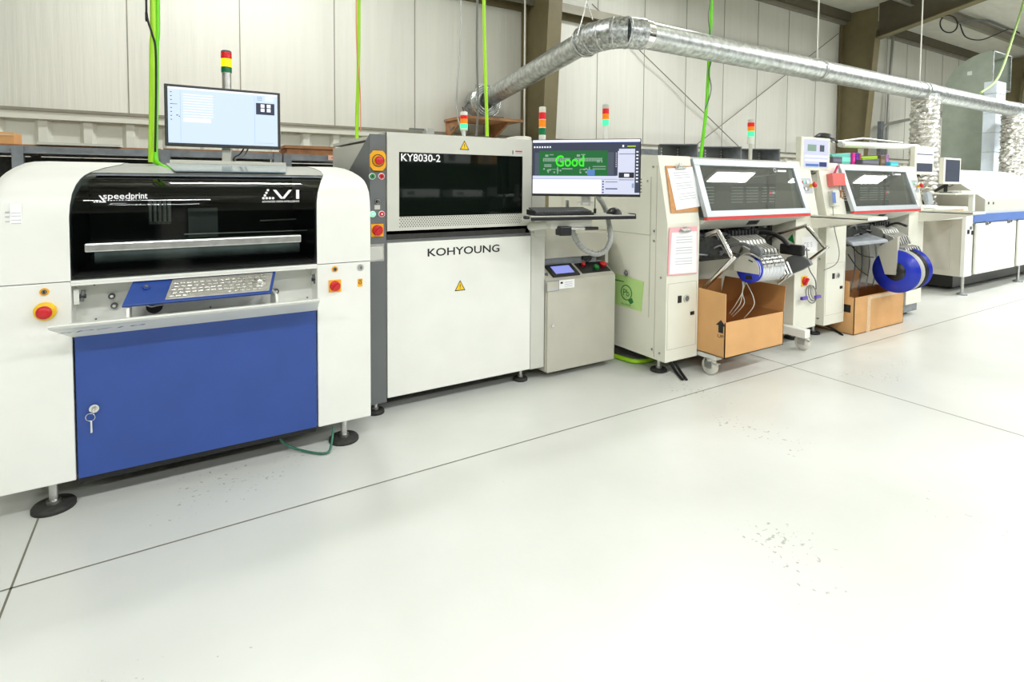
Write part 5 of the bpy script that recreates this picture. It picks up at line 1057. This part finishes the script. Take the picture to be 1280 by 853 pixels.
xs_ = [8.52, 10.02, 10.08, 11.5, 11.56, 12.55]
xs_[1] = PY(1264, 300, OY).x; xs_[2] = PY(1269, 300, OY).x
for k in (0, 2, 4):
    x0, x1 = xs_[k], xs_[k+1]; b = MB(); b.box(x0, x1, OY-.05, OY-.005, z0o+.01, bz0-.015, M['white'], .02); d = part('lower_door', b, ov)
    for s in (.22, .78):
        b = MB(); xx = x0+(x1-x0)*s; b.box(xx-.06, xx+.03, OY-.056, OY-.05, .86, .90, M['dgrey']); b.box(xx-.02, xx+.06, OY-.07, OY-.056, .87, .895, M['chrome'], .004); part('latch', b, d)
# end face panel and entry
b = MB(); P = [PX(1157, 349, OX), PX(1166, 287, OX)]; b.box(OX-.006, OX, 2.98, 3.9, .32, .90, M['putty']); 
for (ya, yb_, za_, zb_) in ((2.98, 3.9, .90, .905), (2.975, 2.98, .32, .90)): b.box(OX-.009, OX-.005, ya, yb_, za_, zb_, M['greyp'])
b.box(OX-.004, OX, OY, 4.0, .23, .30, M['putty']); part('end_panel', b, ov)
b = MB(); b.box(OX+.3, OE, OY+.2, 3.9, .04, .235, M['black']); part('plinth', b, ov)
for x in (8.33, 10.2, 12.4): foot(ov, x, 2.86, .055, .24, .016, 'mgrey')
# hood
hx = PY(1231, 258, OY).x; hz0 = bz1+.0; hz1 = PY(1231, 249, OY).z; qb = PX(1199, 219, hx)
b = MB(); 
hp_ = [(OY, hz0), (OY, hz1), (OY+.5, 1.555), (OY+.62, 1.585), (4.0, 1.59), (4.0, hz0)]
b.prism([(hx, y_, z_) for y_, z_ in hp_], (OE-hx, 0, 0), M['white']); hd = part('hood', b, ov, 'sloping white hood')
b = MB(); b.prism([(hx-.004, y_, z_) for y_, z_ in hp_], (.003, 0, 0), M['putty']); b.box(hx, OE, OY-.003, OY, hz0, hz1-.01, M['greyp'])
for k in range(2): q = PY(1235+k*6, 254, OY); b.cyl(q, q-Y_*.012, .016, M['dgrey'], seg=10)
part('hood_front', b, hd)
b = MB(); b.box(OX+.0, hx, OY+.1, 3.9, .985, 1.08, M['putty']); part('infeed_housing', b, ov)
b = MB(); p0 = PY(1158, 273.5, 2.86); p1 = PY(1200, 272.5, 2.86); b.cyl((p0.x, 2.86, p0.z), (p1.x, 2.86, p0.z), .03, M['whc'], seg=16); b.box(p0.x-.1, OX+.1, 2.84, 2.90, p0.z+.06, p0.z+.10, M['greyp']); b.box(p0.x-.1, OX+.1, 3.3, 3.36, p0.z+.04, p0.z+.10, M['greyp']); part('infeed_rail', b, ov)
# loose plates between oven and machine
b = MB(); q = PY(1176, 264, 2.85); b.box(6.85, 8.15, 2.82, 3.2, q.z-.01, q.z+.02, M['card']); solo('plywood_sheet', b, 'tan board lying on the oven infeed rails', 'board')
b = MB(); b.box(6.75, 8.05, 2.74, 3.1, q.z+.021, q.z+.05, M['cream'], .01); b.box(6.8, 7.2, 2.72, 2.9, q.z+.051, q.z+.08, M['paper'], .005); solo('white_panels', b, 'loose white panels stacked on the tan board', 'panel')
# desk ledge with monitor
dk = thing('desk_shelf', 'small cream shelf on a post at the oven end, holding a grey screen', 'shelf', (8.2, 3.0, 1.0))
zs = PY(1222, 242, OY).z; b = MB(); b.box(PY(1163, 243, 3.1).x, PY(1226, 242, OY+.0).x, OY, 3.2, zs-.012, zs+.006, M['cream'], .003); part('shelf_board', b, dk)
b = MB(); xx = PY(1220, 255, OY).x; b.box(xx-.03, xx+.03, OY+.02, OY+.07, .985, zs-.012, M['white']); part('post', b, dk)
b = MB(); b.tube([(7.8, 3.2, zs-.02), (8.0, 3.18, zs-.12), (8.1, 3.2, 1.0)], .012, M['blkc']); part('cable', b, dk)
t = lcd((1180, 197.5), (1201.5, 198), (1200.5, 229.5), (1179.5, 231), 6.6, 6.85, 'grey-framed blank screen on the cream shelf at the oven end', 'grey')
b = MB(); c = PD(1188, 237, 6.75); b.box(c.x-.09, c.x+.09, c.y-.05, c.y+.08, zs+.0065, zs+.02, M['dgrey'], .004); b.cyl((c.x, c.y+.05, zs+.02), (c.x, c.y+.05, zs+.10), .02, M['black'], seg=12); part('base', b, t)
b = MB(); q = PY(1207, 239.5, 2.9); b.box(q.x-.2, q.x+.22, 2.87, 3.02, zs+.007, zs+.03, M['cream'], .004)
kk = thing('keyboard', 'cream keyboard lying on the shelf at the oven end', 'keyboard', q); part('keyboard_body', b, kk); b = MB()
for r in range(4):
    for c_ in range(14): b.box(q.x-.19+c_*.0285, q.x-.166+c_*.0285, 2.88+r*.033, 2.905+r*.033, zs+.03, zs+.036, M['greyp'])
part('keys', b, kk)

# ================================================================ 6. ducts
DY = 3.4
d0 = PY(797, 39.5, DY); d1 = PY(1155, 116, DY); zd = (d0.z+d1.z)/2; dr_ = .112
du = thing('exhaust_duct', 'long round galvanised duct with a segmented bend, hung overhead', 'duct', (8, DY, zd))
xe = d0.x
fan = PY(614, 121, 5.76); el = V((xe-.26, DY+.03, zd+.0)); br0 = PY(732, 52, DY+.42)
b = MB(); b.cyl((xe, DY, zd), (16.2, DY, zd), dr_, M['galv'], seg=36)
for x in (6.0, 8.15, 8.85, 11.4): b.cyl((x-.03, DY, zd), (x+.03, DY, zd), dr_*1.035, M['galv'], seg=36)
part('straight_pipe', b, du)
b = MB(); b.cyl(br0, fan, dr_*.93, M['galv'], seg=36); part('branch_pipe', b, du)
b = MB()
bdir = (fan-br0).normalized(); c0_, c1_, c2_, c3_ = V((xe+.03, DY, zd)), V((xe-.20, DY, zd)), br0-bdir*.17, br0+bdir*.02
p = [c0_*(1-t)**3+c1_*(3*t*(1-t)**2)+c2_*(3*t*t*(1-t))+c3_*t**3 for t in (0, .22, .42, .6, .8, 1)]
for i in range(len(p)-1):
    dd = (p[i+1]-p[i]).normalized(); b.cyl(p[i]-dd*.022, p[i+1]+dd*.022, dr_*1.13, M['galvd'], seg=30)
    b.torus(p[i+1], dd, dr_*1.13, .006, M['galv'], seg=30, tw=6)
part('segmented_bend', b, du, 'spangled segmented bend')
b = MB(); b.cyl((xe, DY, zd), (xe+.10, DY, zd), dr_*1.06, M['chrome'], seg=30); part('bright_collar', b, du)
def flexduct(px, y0p, y1p, x, label, r=.14):
    z0 = zd-.08; z1 = y1p; b = MB(); random.seed(int(px)); rows = []; n = 46; k = 30
    for i in range(n+1):
        z = z0+(z1-z0)*i/n; ro = []
        ph = [random.uniform(-1, 1) for _ in range(k)]
        for j in range(k+1):
            w = 2*math.pi*j/k; rr = r*(1+.05*(1 if i % 2 else -1))+ph[j % k]*.013; ro.append(V((x+math.cos(w)*rr, DY+math.sin(w)*rr, z+.012*ph[(j*3) % k])))
        rows.append(ro)
    b.grid(rows, M['foil'], flip=True, smooth=False)
    t = thing('flexible_duct', label, 'flexible duct', (x, DY, z1)); part('foil_sleeve', b, t)
    b = MB(); b.lathe([(-.04, r*.97), (.03, r*.97)], (x, DY, z0), (0, 0, -1), M['galv'], seg=28); b.torus((x, DY, z0-.02), (0, 0, 1), r, .008, M['galv']); part('clamp', b, t)
    b = MB(); b.cyl((x-.1, DY, zd), (x+.1, DY, zd), dr_*1.08, M['galv'], seg=30); part('tee_joint', b, t)
x = PY(1156, 150, DY).x
flexduct(1155, 0, 1.10, x, 'crinkled foil duct hanging beside the farther cream-framed screen', .155)
x = PY(1268, 170, DY).x
flexduct(1268, 0, 1.40, x, 'crinkled foil duct dropping to the oven hood at the right edge', .17)
# hangers
for (px, py0, py1, lab) in ((1021.5, -8, 72, 'white hanger rod of the round duct above the nearer screen'), (1149.5, -8, 104, 'white hanger rod of the round duct above the crinkled foil duct')):
    q = PY(px, py1, DY); b = MB(); b.cyl((q.x, DY, zd+dr_), (q.x, DY, roofz(DY)), .008, M['whc'], seg=8); b.torus((q.x, DY, zd), (1, 0, 0), dr_+.006, .005, M['alu']); solo('hanger_rod', b, lab, 'hanger')
b = MB(); b.tube([PY(722, 45, 3.75), PY(733, 5, 3.75), PY(741, -60, 3.75)], .006, M['alu'], sub=1); b.tube([PY(741, 25, 3.7), PY(734, 4, 3.75)], .005, M['alu'], sub=1); b.torus(br0, (fan-br0), dr_*1.2, .005, M['alu']); solo('hanger_wire', b, 'twisted wire hanger holding the segmented duct bend', 'hanger')
# blower on plywood shelf
bl = thing('blower', 'round metal blower where the branch duct meets the wall', 'blower', fan+V((0, .15, -.2)))
bd = Y_.copy(); fan0 = fan; fan = PY(608, 127, 5.80); b = MB()
b.lathe([(-.01, .09), (-.01, .13), (.0, .185), (.02, .19), (.10, .19), (.11, .17), (.22, .165), (.22, .001)], fan, bd, M['galv'], seg=36); part('housing', b, bl)
b = MB()
for k, R_ in enumerate((.115, .14, .165)): b.torus(fan+bd*(-.025+.01*k), bd, R_, .010, M['galv'])
b.torus(fan+bd*.01, bd, .192, .010, M['chrome']); part('inlet_rings', b, bl)
b = MB(); q = fan+V((-.03, .02, .19)); b.box(q.x-.07, q.x+.07, q.y, q.y+.08, q.z-.02, q.z+.02, M['conduit'], .005); b.tube([fan+V((-.14, .1, .05)), fan+V((-.24, .1, -.08)), fan+V((-.22, .05, -.14)), fan+V((-.45, .05, -.36))], .012, M['cable']); part('terminal_box', b, bl)
sh = thing('plywood_shelf', 'plywood shelf on the wall carrying the round blower', 'shelf', fan+V((0, .2, -.3)))
zs_ = fan.z-.215; b = MB(); b.box(fan.x-.42, fan.x+.36, 5.55, WY-.05, zs_-.03, zs_, M['ply']); part('board', b, sh)
for s in (-.40, .2): b = MB(); b.prism([(fan.x+s, 5.62, zs_-.03), (fan.x+s, WY-.05, zs_-.03), (fan.x+s, WY-.05, zs_-.25)], (.03, 0, 0), M['ply']); part('bracket', b, sh)
b = MB(); b.box(fan.x-.16, fan.x+.16, 5.66, 5.9, zs_, zs_+.03, M['dgrey']); part('support_feet', b, bl)

# rectangular duct elbow
gx = 12.5; Ya, Yb_ = PX(1179, 110, gx).y, PX(1241, 63, gx).y; ztop = PX(1241, 63, gx).z; zlo = PX(1241, 110, gx).z
W2 = .85; gd = thing('rectangular_duct', 'big greenish sheet-metal duct elbow, open end facing the aisle', 'duct', (gx+.4, (Ya+Yb_)/2, 1.2))
R_ = Ya-Yb_; n = 16; arc = [(Yb_+R_*math.sin(math.pi/2*k/n), ztop-R_+R_*math.cos(math.pi/2*k/n)) for k in range(n+1)]
zin = zlo
ptsA = arc+[(Ya, 1.2), (Yb_+.05, 1.2), (Yb_+.05, zin), (Yb_, zin)]
b = MB(); b.add([V((gx, a_, z_)) for a_, z_ in ptsA], [list(range(len(ptsA)))[::-1]], M['gduct']); b.add([V((gx+W2, a_, z_)) for a_, z_ in ptsA], [list(range(len(ptsA)))], M['gduct'])
b.grid([[V((gx, a_, z_)), V((gx+W2, a_, z_))] for a_, z_ in arc+[(Ya, 1.2)]], M['gduct'], smooth=True); b.grid([[V((gx, a_, z_)), V((gx+W2, a_, z_))] for a_, z_ in [(Yb_+.05, 1.2), (Yb_+.05, zin), (Yb_, zin)]], M['gduct'], smooth=False)
part('elbow', b, gd)
b = MB()
for (x0, x1, za_, zb_) in ((gx, gx+W2, ztop-.02, ztop), (gx, gx+W2, zin, zin+.02), (gx, gx+.02, zin, ztop), (gx+W2-.02, gx+W2, zin, ztop)): b.box(x0, x1, Yb_-.02, Yb_, za_, zb_, M['galv'])
part('open_flange', b, gd)
b = MB(); q = PX(1212, 92, gx-.003); b.box(gx-.003, gx, q.y-.035, q.y+.035, q.z-.03, q.z+.04, M['paper']); part('sticker', b, gd)
b = MB(); q0, q1 = PX(1246.5, 101, 11.9), PX(1230.5, 101, 11.9); b.box(11.9, 12.3, q0.y, q1.y, 1.2, q0.z, mat('pale_blue_foil_wrap', s2l(228, 238, 248), .4, 0, var=.06, bump=.4, bscale=8)); 
for k in range(5): b.box(11.898, 12.3, q0.y-.003, q1.y+.005, 1.6+k*.33, 1.61+k*.33, M['galv'])
solo('vertical_duct', b, 'bright bluish-white rectangular duct rising in front of the green elbow', 'duct')
# conduits on the right part of the back wall
def cond(lab, pts, r, Yy, nm='wall_conduit', m='conduit', sub=6): b = MB(); b.tube([PY(x, y, Yy) for x, y in pts], r, M[m], sub=sub); return solo(nm, b, lab, 'pipe')
cond('vertical grey conduit on the wall just right of the brown column', [(1116, 48), (1113, 90), (1110, 140), (1107, 200)], .03, 6.0)
cond('grey pipe bending right beside the brown column, behind the lamp', [(1103, 200), (1104, 165), (1107, 157), (1115, 154), (1139, 149)], .035, 5.9)
cond('thick grey pipe with a bend right of the first foil duct', [(1172, 143), (1188, 139), (1195, 140), (1200, 146), (1200, 200)], .05, 5.9)
cond('thin grey pipe under the thick bent pipe', [(1172, 147), (1190, 144), (1196, 150), (1196, 200)], .02, 5.9)
b = MB(); p0 = PY(1204.5, 134, 5.8); b.box(p0.x-.07, p0.x+.07, 5.78, 5.85, 0, p0.z, M['brown']); b.box(p0.x+.07, p0.x+.09, 5.76, 5.79, 0, p0.z, M['lime']); solo('support_post', b, 'green-edged steel post right of the thick bent pipe', 'post')
b = MB(); p0 = PY(1102, 152, 5.9); b.box(p0.x-.06, p0.x+.06, 5.88, 5.95, 0, p0.z, M['mgrey']); solo('dark_post', b, 'short dark post behind the folders beside the bent pipe', 'post')
# diagonal rod bracing on the wall
for pts, lab in (([(740, 5), (925, 185)], 'thin bracing rod falling to the right behind the round duct'), ([(868, 183), (1048, 42)], 'thin bracing rod rising to the right toward the brown column')):
    b = MB(); b.tube([PY(x, y, 6.02) for x, y in pts], .008, M['girt'], sub=1); solo('bracing_rod', b, lab, 'rod')
b = MB(); p0 = PY(657, 60, 5.66); b.cyl((p0.x, 5.68, 0), (p0.x, 5.68, 4.3), .012, M['whc'], seg=8); solo('thin_conduit', b, 'thin white conduit running up the brown column behind the duct bend', 'pipe')

# hoses and cords hanging from the roof
def hang(nm, lab, cat, strands, Yy):
    b = MB()
    
    for pts, r, m in strands:
        P_ = [PY(x, y, Yy+dy) for x, y, dy in pts]; zr = roofz(P_[0].y)-.015
        if P_[0].z > zr: P_ = [p_ for p_ in P_ if p_.z < zr-.1]
        b.tube([V((P_[0].x, P_[0].y, zr))]+P_, r, M[m], seg=8, sub=5)
    return solo(nm, b, lab, cat)
hose = hang('air_hose', 'pair of lime green air hoses hanging left of the monitor with pale blue screen', 'hose', [([(190.5, -40, 0), (190.5, 60, 0), (190, 130, 0), (189, 203, 0)], .0135, 'lime'), ([(196, -40, .02), (195.5, 60, .02), (195, 130, .02), (194.5, 195, 0), (200, 206, -.05), (214, 214, -.25)], .012, 'limed')], 3.4)
hang('power_cord', 'black cord tied along the leftmost lime green hoses', 'cord', [([(182, -40, -.03), (183, 15, -.03), (190, 42, -.03), (194.5, 62, -.04), (195, 120, -.03), (194, 190, -.03)], .005, 'blkc')], 3.4)
hang('air_hose', 'slim lime green hose hanging behind the left edge of the inspection machine', 'hose', [([(448.5, -40, 0), (448, 80, 0), (446.5, 140, 0), (446, 178, 0)], .014, 'lime')], 4.2)
hang('orange_cord', 'thin orange cord beside the slim lime green hose', 'cord', [([(445, -40, -.02), (446, 60, -.02), (450, 110, -.02), (451, 165, -.02)], .004, 'orgc')], 4.2)
hang('air_hose', 'lime green hose dropping in front of the round blower', 'hose', [([(605, -40, 0), (606, 60, 0), (608, 130, 0), (609, 170.5, 0)], .0125, 'lime')], 3.5)
hang('power_cord', 'light grey cord hanging left of the round blower', 'cord', [([(575.5, -40, 0), (575.5, 50, 0), (571.5, 110, 0), (571, 140, 0), (578, 168, -.1)], .006, 'conduit')], 3.9)
hang('power_cord', 'dark grey cord hanging in front of the round blower', 'cord', [([(597, -40, 0), (596, 60, 0), (597.5, 130, 0), (595.5, 170, 0)], .008, 'cable')], 3.6)
hang('air_hose', 'lime green hose passing behind the long round duct, near the crossing rods', 'hose', [([(889.5, -30, 0), (889, 20, 0), (886, 80, 0), (883, 135, 0), (875.5, 200, 0)], .017, 'limed')], 3.75)
hang('power_cord', 'dark wavy cord twisted around the hose behind the long round duct', 'cord', [([(890, -30, -.02), (885.5, 20, -.02), (888, 42, -.02), (889, 75, -.02), (886, 90, -.02), (889, 112, -.02), (882, 136, -.03)], .005, 'cable')], 3.75)
hang('pull_rope', 'yellow-green rope slanting down in front of the duct elbow', 'rope', [([(1283, -12, 0), (1268, 40, 0), (1248, 96, 0), (1226, 116, 0)], .018, 'bag')], 3.6)
# cable loops over the roof beam
b = MB(); Yc = 4.80
def cl(pts):
    o_ = []
    for x, y in pts: q_ = PY(x, y, Yc); q_.z = min(q_.z, roofz(Yc)-.04); o_.append(q_)
    return o_
b.torus(PY(1186, 30, Yc), (-.6, -1, .1), .17, .012, M['blkc'], seg=30); b.tube(cl(((1200, 30), (1207, 46), (1225, 50), (1243, 44), (1262, 36), (1275, 30))), .012, M['blkc']); b.tube(cl(((1198, 28), (1215, 25), (1236, 22), (1262, 18))), .02, M['dgrey'], sub=1)
solo('cable_loops', b, 'black cables looped over the roof beam at the upper right', 'cable')

# ================================================================ 7. racks behind the line
def rack(lab, px0, px1, pyt, Yy, posts):
    z = PY((px0+px1)/2, pyt, Yy).z; x0, x1 = PY(px0, pyt, Yy).x, PY(px1, pyt, Yy).x
    t = thing('steel_rack', lab, 'rack', ((x0+x1)/2, Yy+.3, 0))
    b = MB(); b.box(x0, x1, Yy, Yy+.02, z-.05, z, M['mgrey']); b.box(x0, x1, Yy-.012, Yy, z-.05, z-.035, M['mgrey']); part('beam', b, t); b = MB(); b.box(x0, x1, Yy+.6, Yy+.62, z-.05, z, M['mgrey']); part('beam', b, t)
    for px in posts:
        xx = PY(px, pyt, Yy).x; b = MB(); b.box(xx-.03, xx+.03, Yy-.015, Yy+.04, 0, z, M['mgrey']); part('upright', b, t); b = MB(); b.box(xx-.03, xx+.03, Yy+.58, Yy+.62, 0, z, M['mgrey']); part('upright', b, t)
    b = MB(); b.box(x0, x1, Yy+.02, Yy+.62, z-.01, z+.012, M['ply']); part('shelf_board', b, t)
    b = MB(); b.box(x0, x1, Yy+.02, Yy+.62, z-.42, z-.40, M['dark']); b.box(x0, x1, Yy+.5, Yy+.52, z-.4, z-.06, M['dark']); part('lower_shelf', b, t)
    return t, x0, x1, z
ry = 5.0
t, x0, x1, z = rack('grey steel rack behind the left end of the white and blue machine', -40, 201, 184, ry, (-38, 22, 196))
b = MB(); b.box(x0+.35, x1-.25, ry-.02, ry+.4, z+.013, z+.03, M['greyp']); solo('metal_sheet', b, 'grey metal sheet lying on the left rack', 'sheet')
b = MB(); p0 = PY(15, 176, ry); b.box(p0.x-.25, p0.x, ry+.05, ry+.3, z+.013, p0.z+.06, M['card']); b.box(p0.x-.25, p0.x, ry+.045, ry+.05, z+.07, z+.08, M['tape']); solo('cardboard_box', b, 'small cardboard box on the left rack at the picture edge', 'box')
rack('grey steel rack seen below the monitor with pale blue screen', 204, 350, 189.5, 4.75, (207, 347))
t, x0, x1, z = rack('grey steel rack between monitor and inspection machine, with a pink tag', 357, 440, 194, 4.75, (359,))
b = MB(); b.box(x0+.02, x1-.1, 4.8, 5.2, z+.013, z+.05, M['ply']); b.box(x0+.0, x0+.4, 4.78, 5.1, z+.051, z+.075, M['ply']); solo('plywood_pile', b, 'brown boards lying on the rack beside the inspection machine', 'board')
b = MB(); q = PY(417, 197.5, 4.735); b.box(q.x-.045, q.x+.045, 4.732, 4.7345, q.z-.02, q.z+.02, mat('pink_tag', s2l(246, 196, 176), .6, var=.03)); b.box(q.x-.02, q.x+.02, 4.731, 4.732, q.z-.004, q.z+.004, M['redst']); solo('rack_tag', b, 'pink paper tag on the rack beam beside the inspection machine', 'tag')
# cantilever rack behind the near placement machine
Yk = 5.4; cr_ = thing('cantilever_rack', 'grey cantilever rack with three plate arms behind the nearer placement machine', 'rack', (6.0, Yk, 0))
p0, p1 = PY(800, 183, Yk), PY(958, 183, Yk); zc = p0.z
b = MB(); xA = PY(795, 183, Yk).x; xB = PY(960, 190, Yk).x; zA = PY(795, 183, Yk).z
b.box(xA-.6, xB, Yk+.30, Yk+.36, zA-.08, zA, M['mgrey']); part('rail', b, cr_)
for (pa, pb, py0, py1) in ((824, 851, 181, 195), (879, 905, 184, 197), (923, 953, 186.5, 199)):
    A_, B_ = PY(pa, py0, Yk), PY(pb, py1, Yk); b = MB(); b.box(A_.x, B_.x, Yk, Yk+.02, B_.z-.3, A_.z, M['dgrey']); b.prism([(A_.x, Yk, A_.z), (B_.x, Yk, A_.z), (B_.x, Yk-.30, A_.z+.0), (B_.x-.03, Yk-.3, A_.z)], (0, 0, .012), M['mgrey']); b.box(B_.x-.02, B_.x, Yk-.30, Yk, B_.z-.3, A_.z+.01, M['mgrey'])
    for s in (.1, .85):
        for k in range(3): x_ = A_.x+(B_.x-A_.x)*s; b.cyl((x_, Yk, A_.z-.05-k*.04), (x_, Yk-.004, A_.z-.05-k*.04), .012, M['greyp'], seg=8)
    part('plate_arm', b, cr_)
    b = MB(); b.box(A_.x+.2, A_.x+.26, Yk+.02, Yk+.06, 0, A_.z, M['mgrey']); part('upright', b, cr_)
# dark storage racks on the opposite side, seen only as reflections
for k in range(5):
    x = -3+k*3.2; t = thing('storage_rack', 'storage rack standing across the aisle, opposite the machine line', 'rack', (x+1.4, -4.6, 0), 'racks across the aisle')
    for px_ in (x, x+2.8): b = MB(); b.box(px_, px_+.06, -4.9, -4.3, 0, 2.6, M['dgrey']); part('upright', b, t)
    b = MB()
    for zz in (.3, 1.0, 1.7, 2.4): b.box(x, x+2.86, -4.9, -4.3, zz, zz+.05, M['dark'])
    b.box(x, x+2.86, -4.95, -4.92, 0, 2.6, M['dark']); part('shelf', b, t)

cb = None
for (x, z, w_, h_) in ((3.9, 1.75, .7, .25), (4.8, 1.75, .6, .3), (5.6, 1.75, .5, .22), (6.3, 1.75, .6, .3), (3.9, 1.05, .8, .16), (5.0, 1.05, .7, .14), (6.1, 1.05, .8, .2)):
    b = MB(); b.box(x, x+w_, -4.85, -4.32, z, z+h_, M['paper'] if w_ > .55 else M['card'], .01); b.box(x+.1, x+.25, -4.322, -4.318, z+.05, z+h_-.04, M['mgrey'])
    solo('storage_box', b, 'storage box on the racks across the aisle', 'box', 'boxes on the racks across the aisle')
# ================================================================ 8. lights
def fixture(x, y, first=[None]):
    z = 4.30; lab = 'unseen linear ceiling light hung overhead, out of frame'
    if first[0] is None:
        t = thing('ceiling_light', lab, 'ceiling light', (x, y, z), 'ceiling lights over the aisle')
        b = MB(); b.box(x-.62, x+.62, y-.17, y+.17, z+.02, z+.07, M['white'], .005); part('housing', b, t)
        b = MB(); b.box(x-.60, x+.60, y-.15, y+.15, z+.005, z+.02, emis('lamp_diffuser', (1, .985, .94), 6)); part('diffuser', b, t)
        b = MB(); b.cyl((x-.5, y, z+.07), (x-.5, y, z+.9), .004, M['alu'], seg=6); b.cyl((x+.5, y, z+.07), (x+.5, y, z+.9), .004, M['alu'], seg=6); part('hanger', b, t)
        first[0] = (t, x, y)
    else: t = dup(first[0][0], (x-first[0][1], y-first[0][2], 0), lab)
    L = bpy.data.lights.new('lamp', 'AREA'); L.shape = 'RECTANGLE'; L.size = 1.2; L.size_y = .3; L.energy = LP; L.color = (.955, .975, 1.0)
    o = bpy.data.objects.new('lamp', L); COL.objects.link(o); o.location = (x, y, z); return o
LP = 120; LK = [1.0]
for x in (-3.5, -.2, 3.1, 6.4, 9.75, 12.5, 15.3):
    for y in (-4.2, -.85): fixture(x, y)
LP = 100
fixture(.6, 4.6); LP = 62; fixture(5.4, 4.6); LP = 165  # two fixtures added out of frame to brighten the back wall
for x in (9.4, 12.6, 15.9): fixture(x, 1.9)  # row added out of frame to brighten the oven and right end
# added unseen area lights aimed up to brighten the ceiling
for x, y in ((.6, 4.5), (6.0, 2.0), (9.4, 1.9), (12.6, 1.9), (15.9, 1.9), (.6, -.85)):
    L = bpy.data.lights.new('ceiling_fill', 'AREA'); L.shape = 'RECTANGLE'; L.size = 1.2; L.size_y = .3; L.energy = 45; L.color = (.955, .975, 1.0)
    o = bpy.data.objects.new('ceiling_fill', L); COL.objects.link(o); o.location = (x, y, 4.38); o.rotation_euler = (math.pi, 0, 0)
w = bpy.data.worlds.new('world'); w.use_nodes = True; w.node_tree.nodes['Background'].inputs[0].default_value = (.9, .93, 1, 1); w.node_tree.nodes['Background'].inputs[1].default_value = .3; SC.world = w
SC.view_settings.view_transform = 'Standard'; SC.view_settings.look = 'None'; SC.view_settings.gamma = 1; SC.view_settings.use_curve_mapping = False
SC.view_settings.exposure = -0.56
SC.cycles.use_denoising = True; SC.cycles.max_bounces = 8; SC.cycles.diffuse_bounces = 4; SC.cycles.transparent_max_bounces = 8; SC.cycles.sample_clamp_indirect = 6; SC.cycles.caustics_reflective = False; SC.cycles.caustics_refractive = False
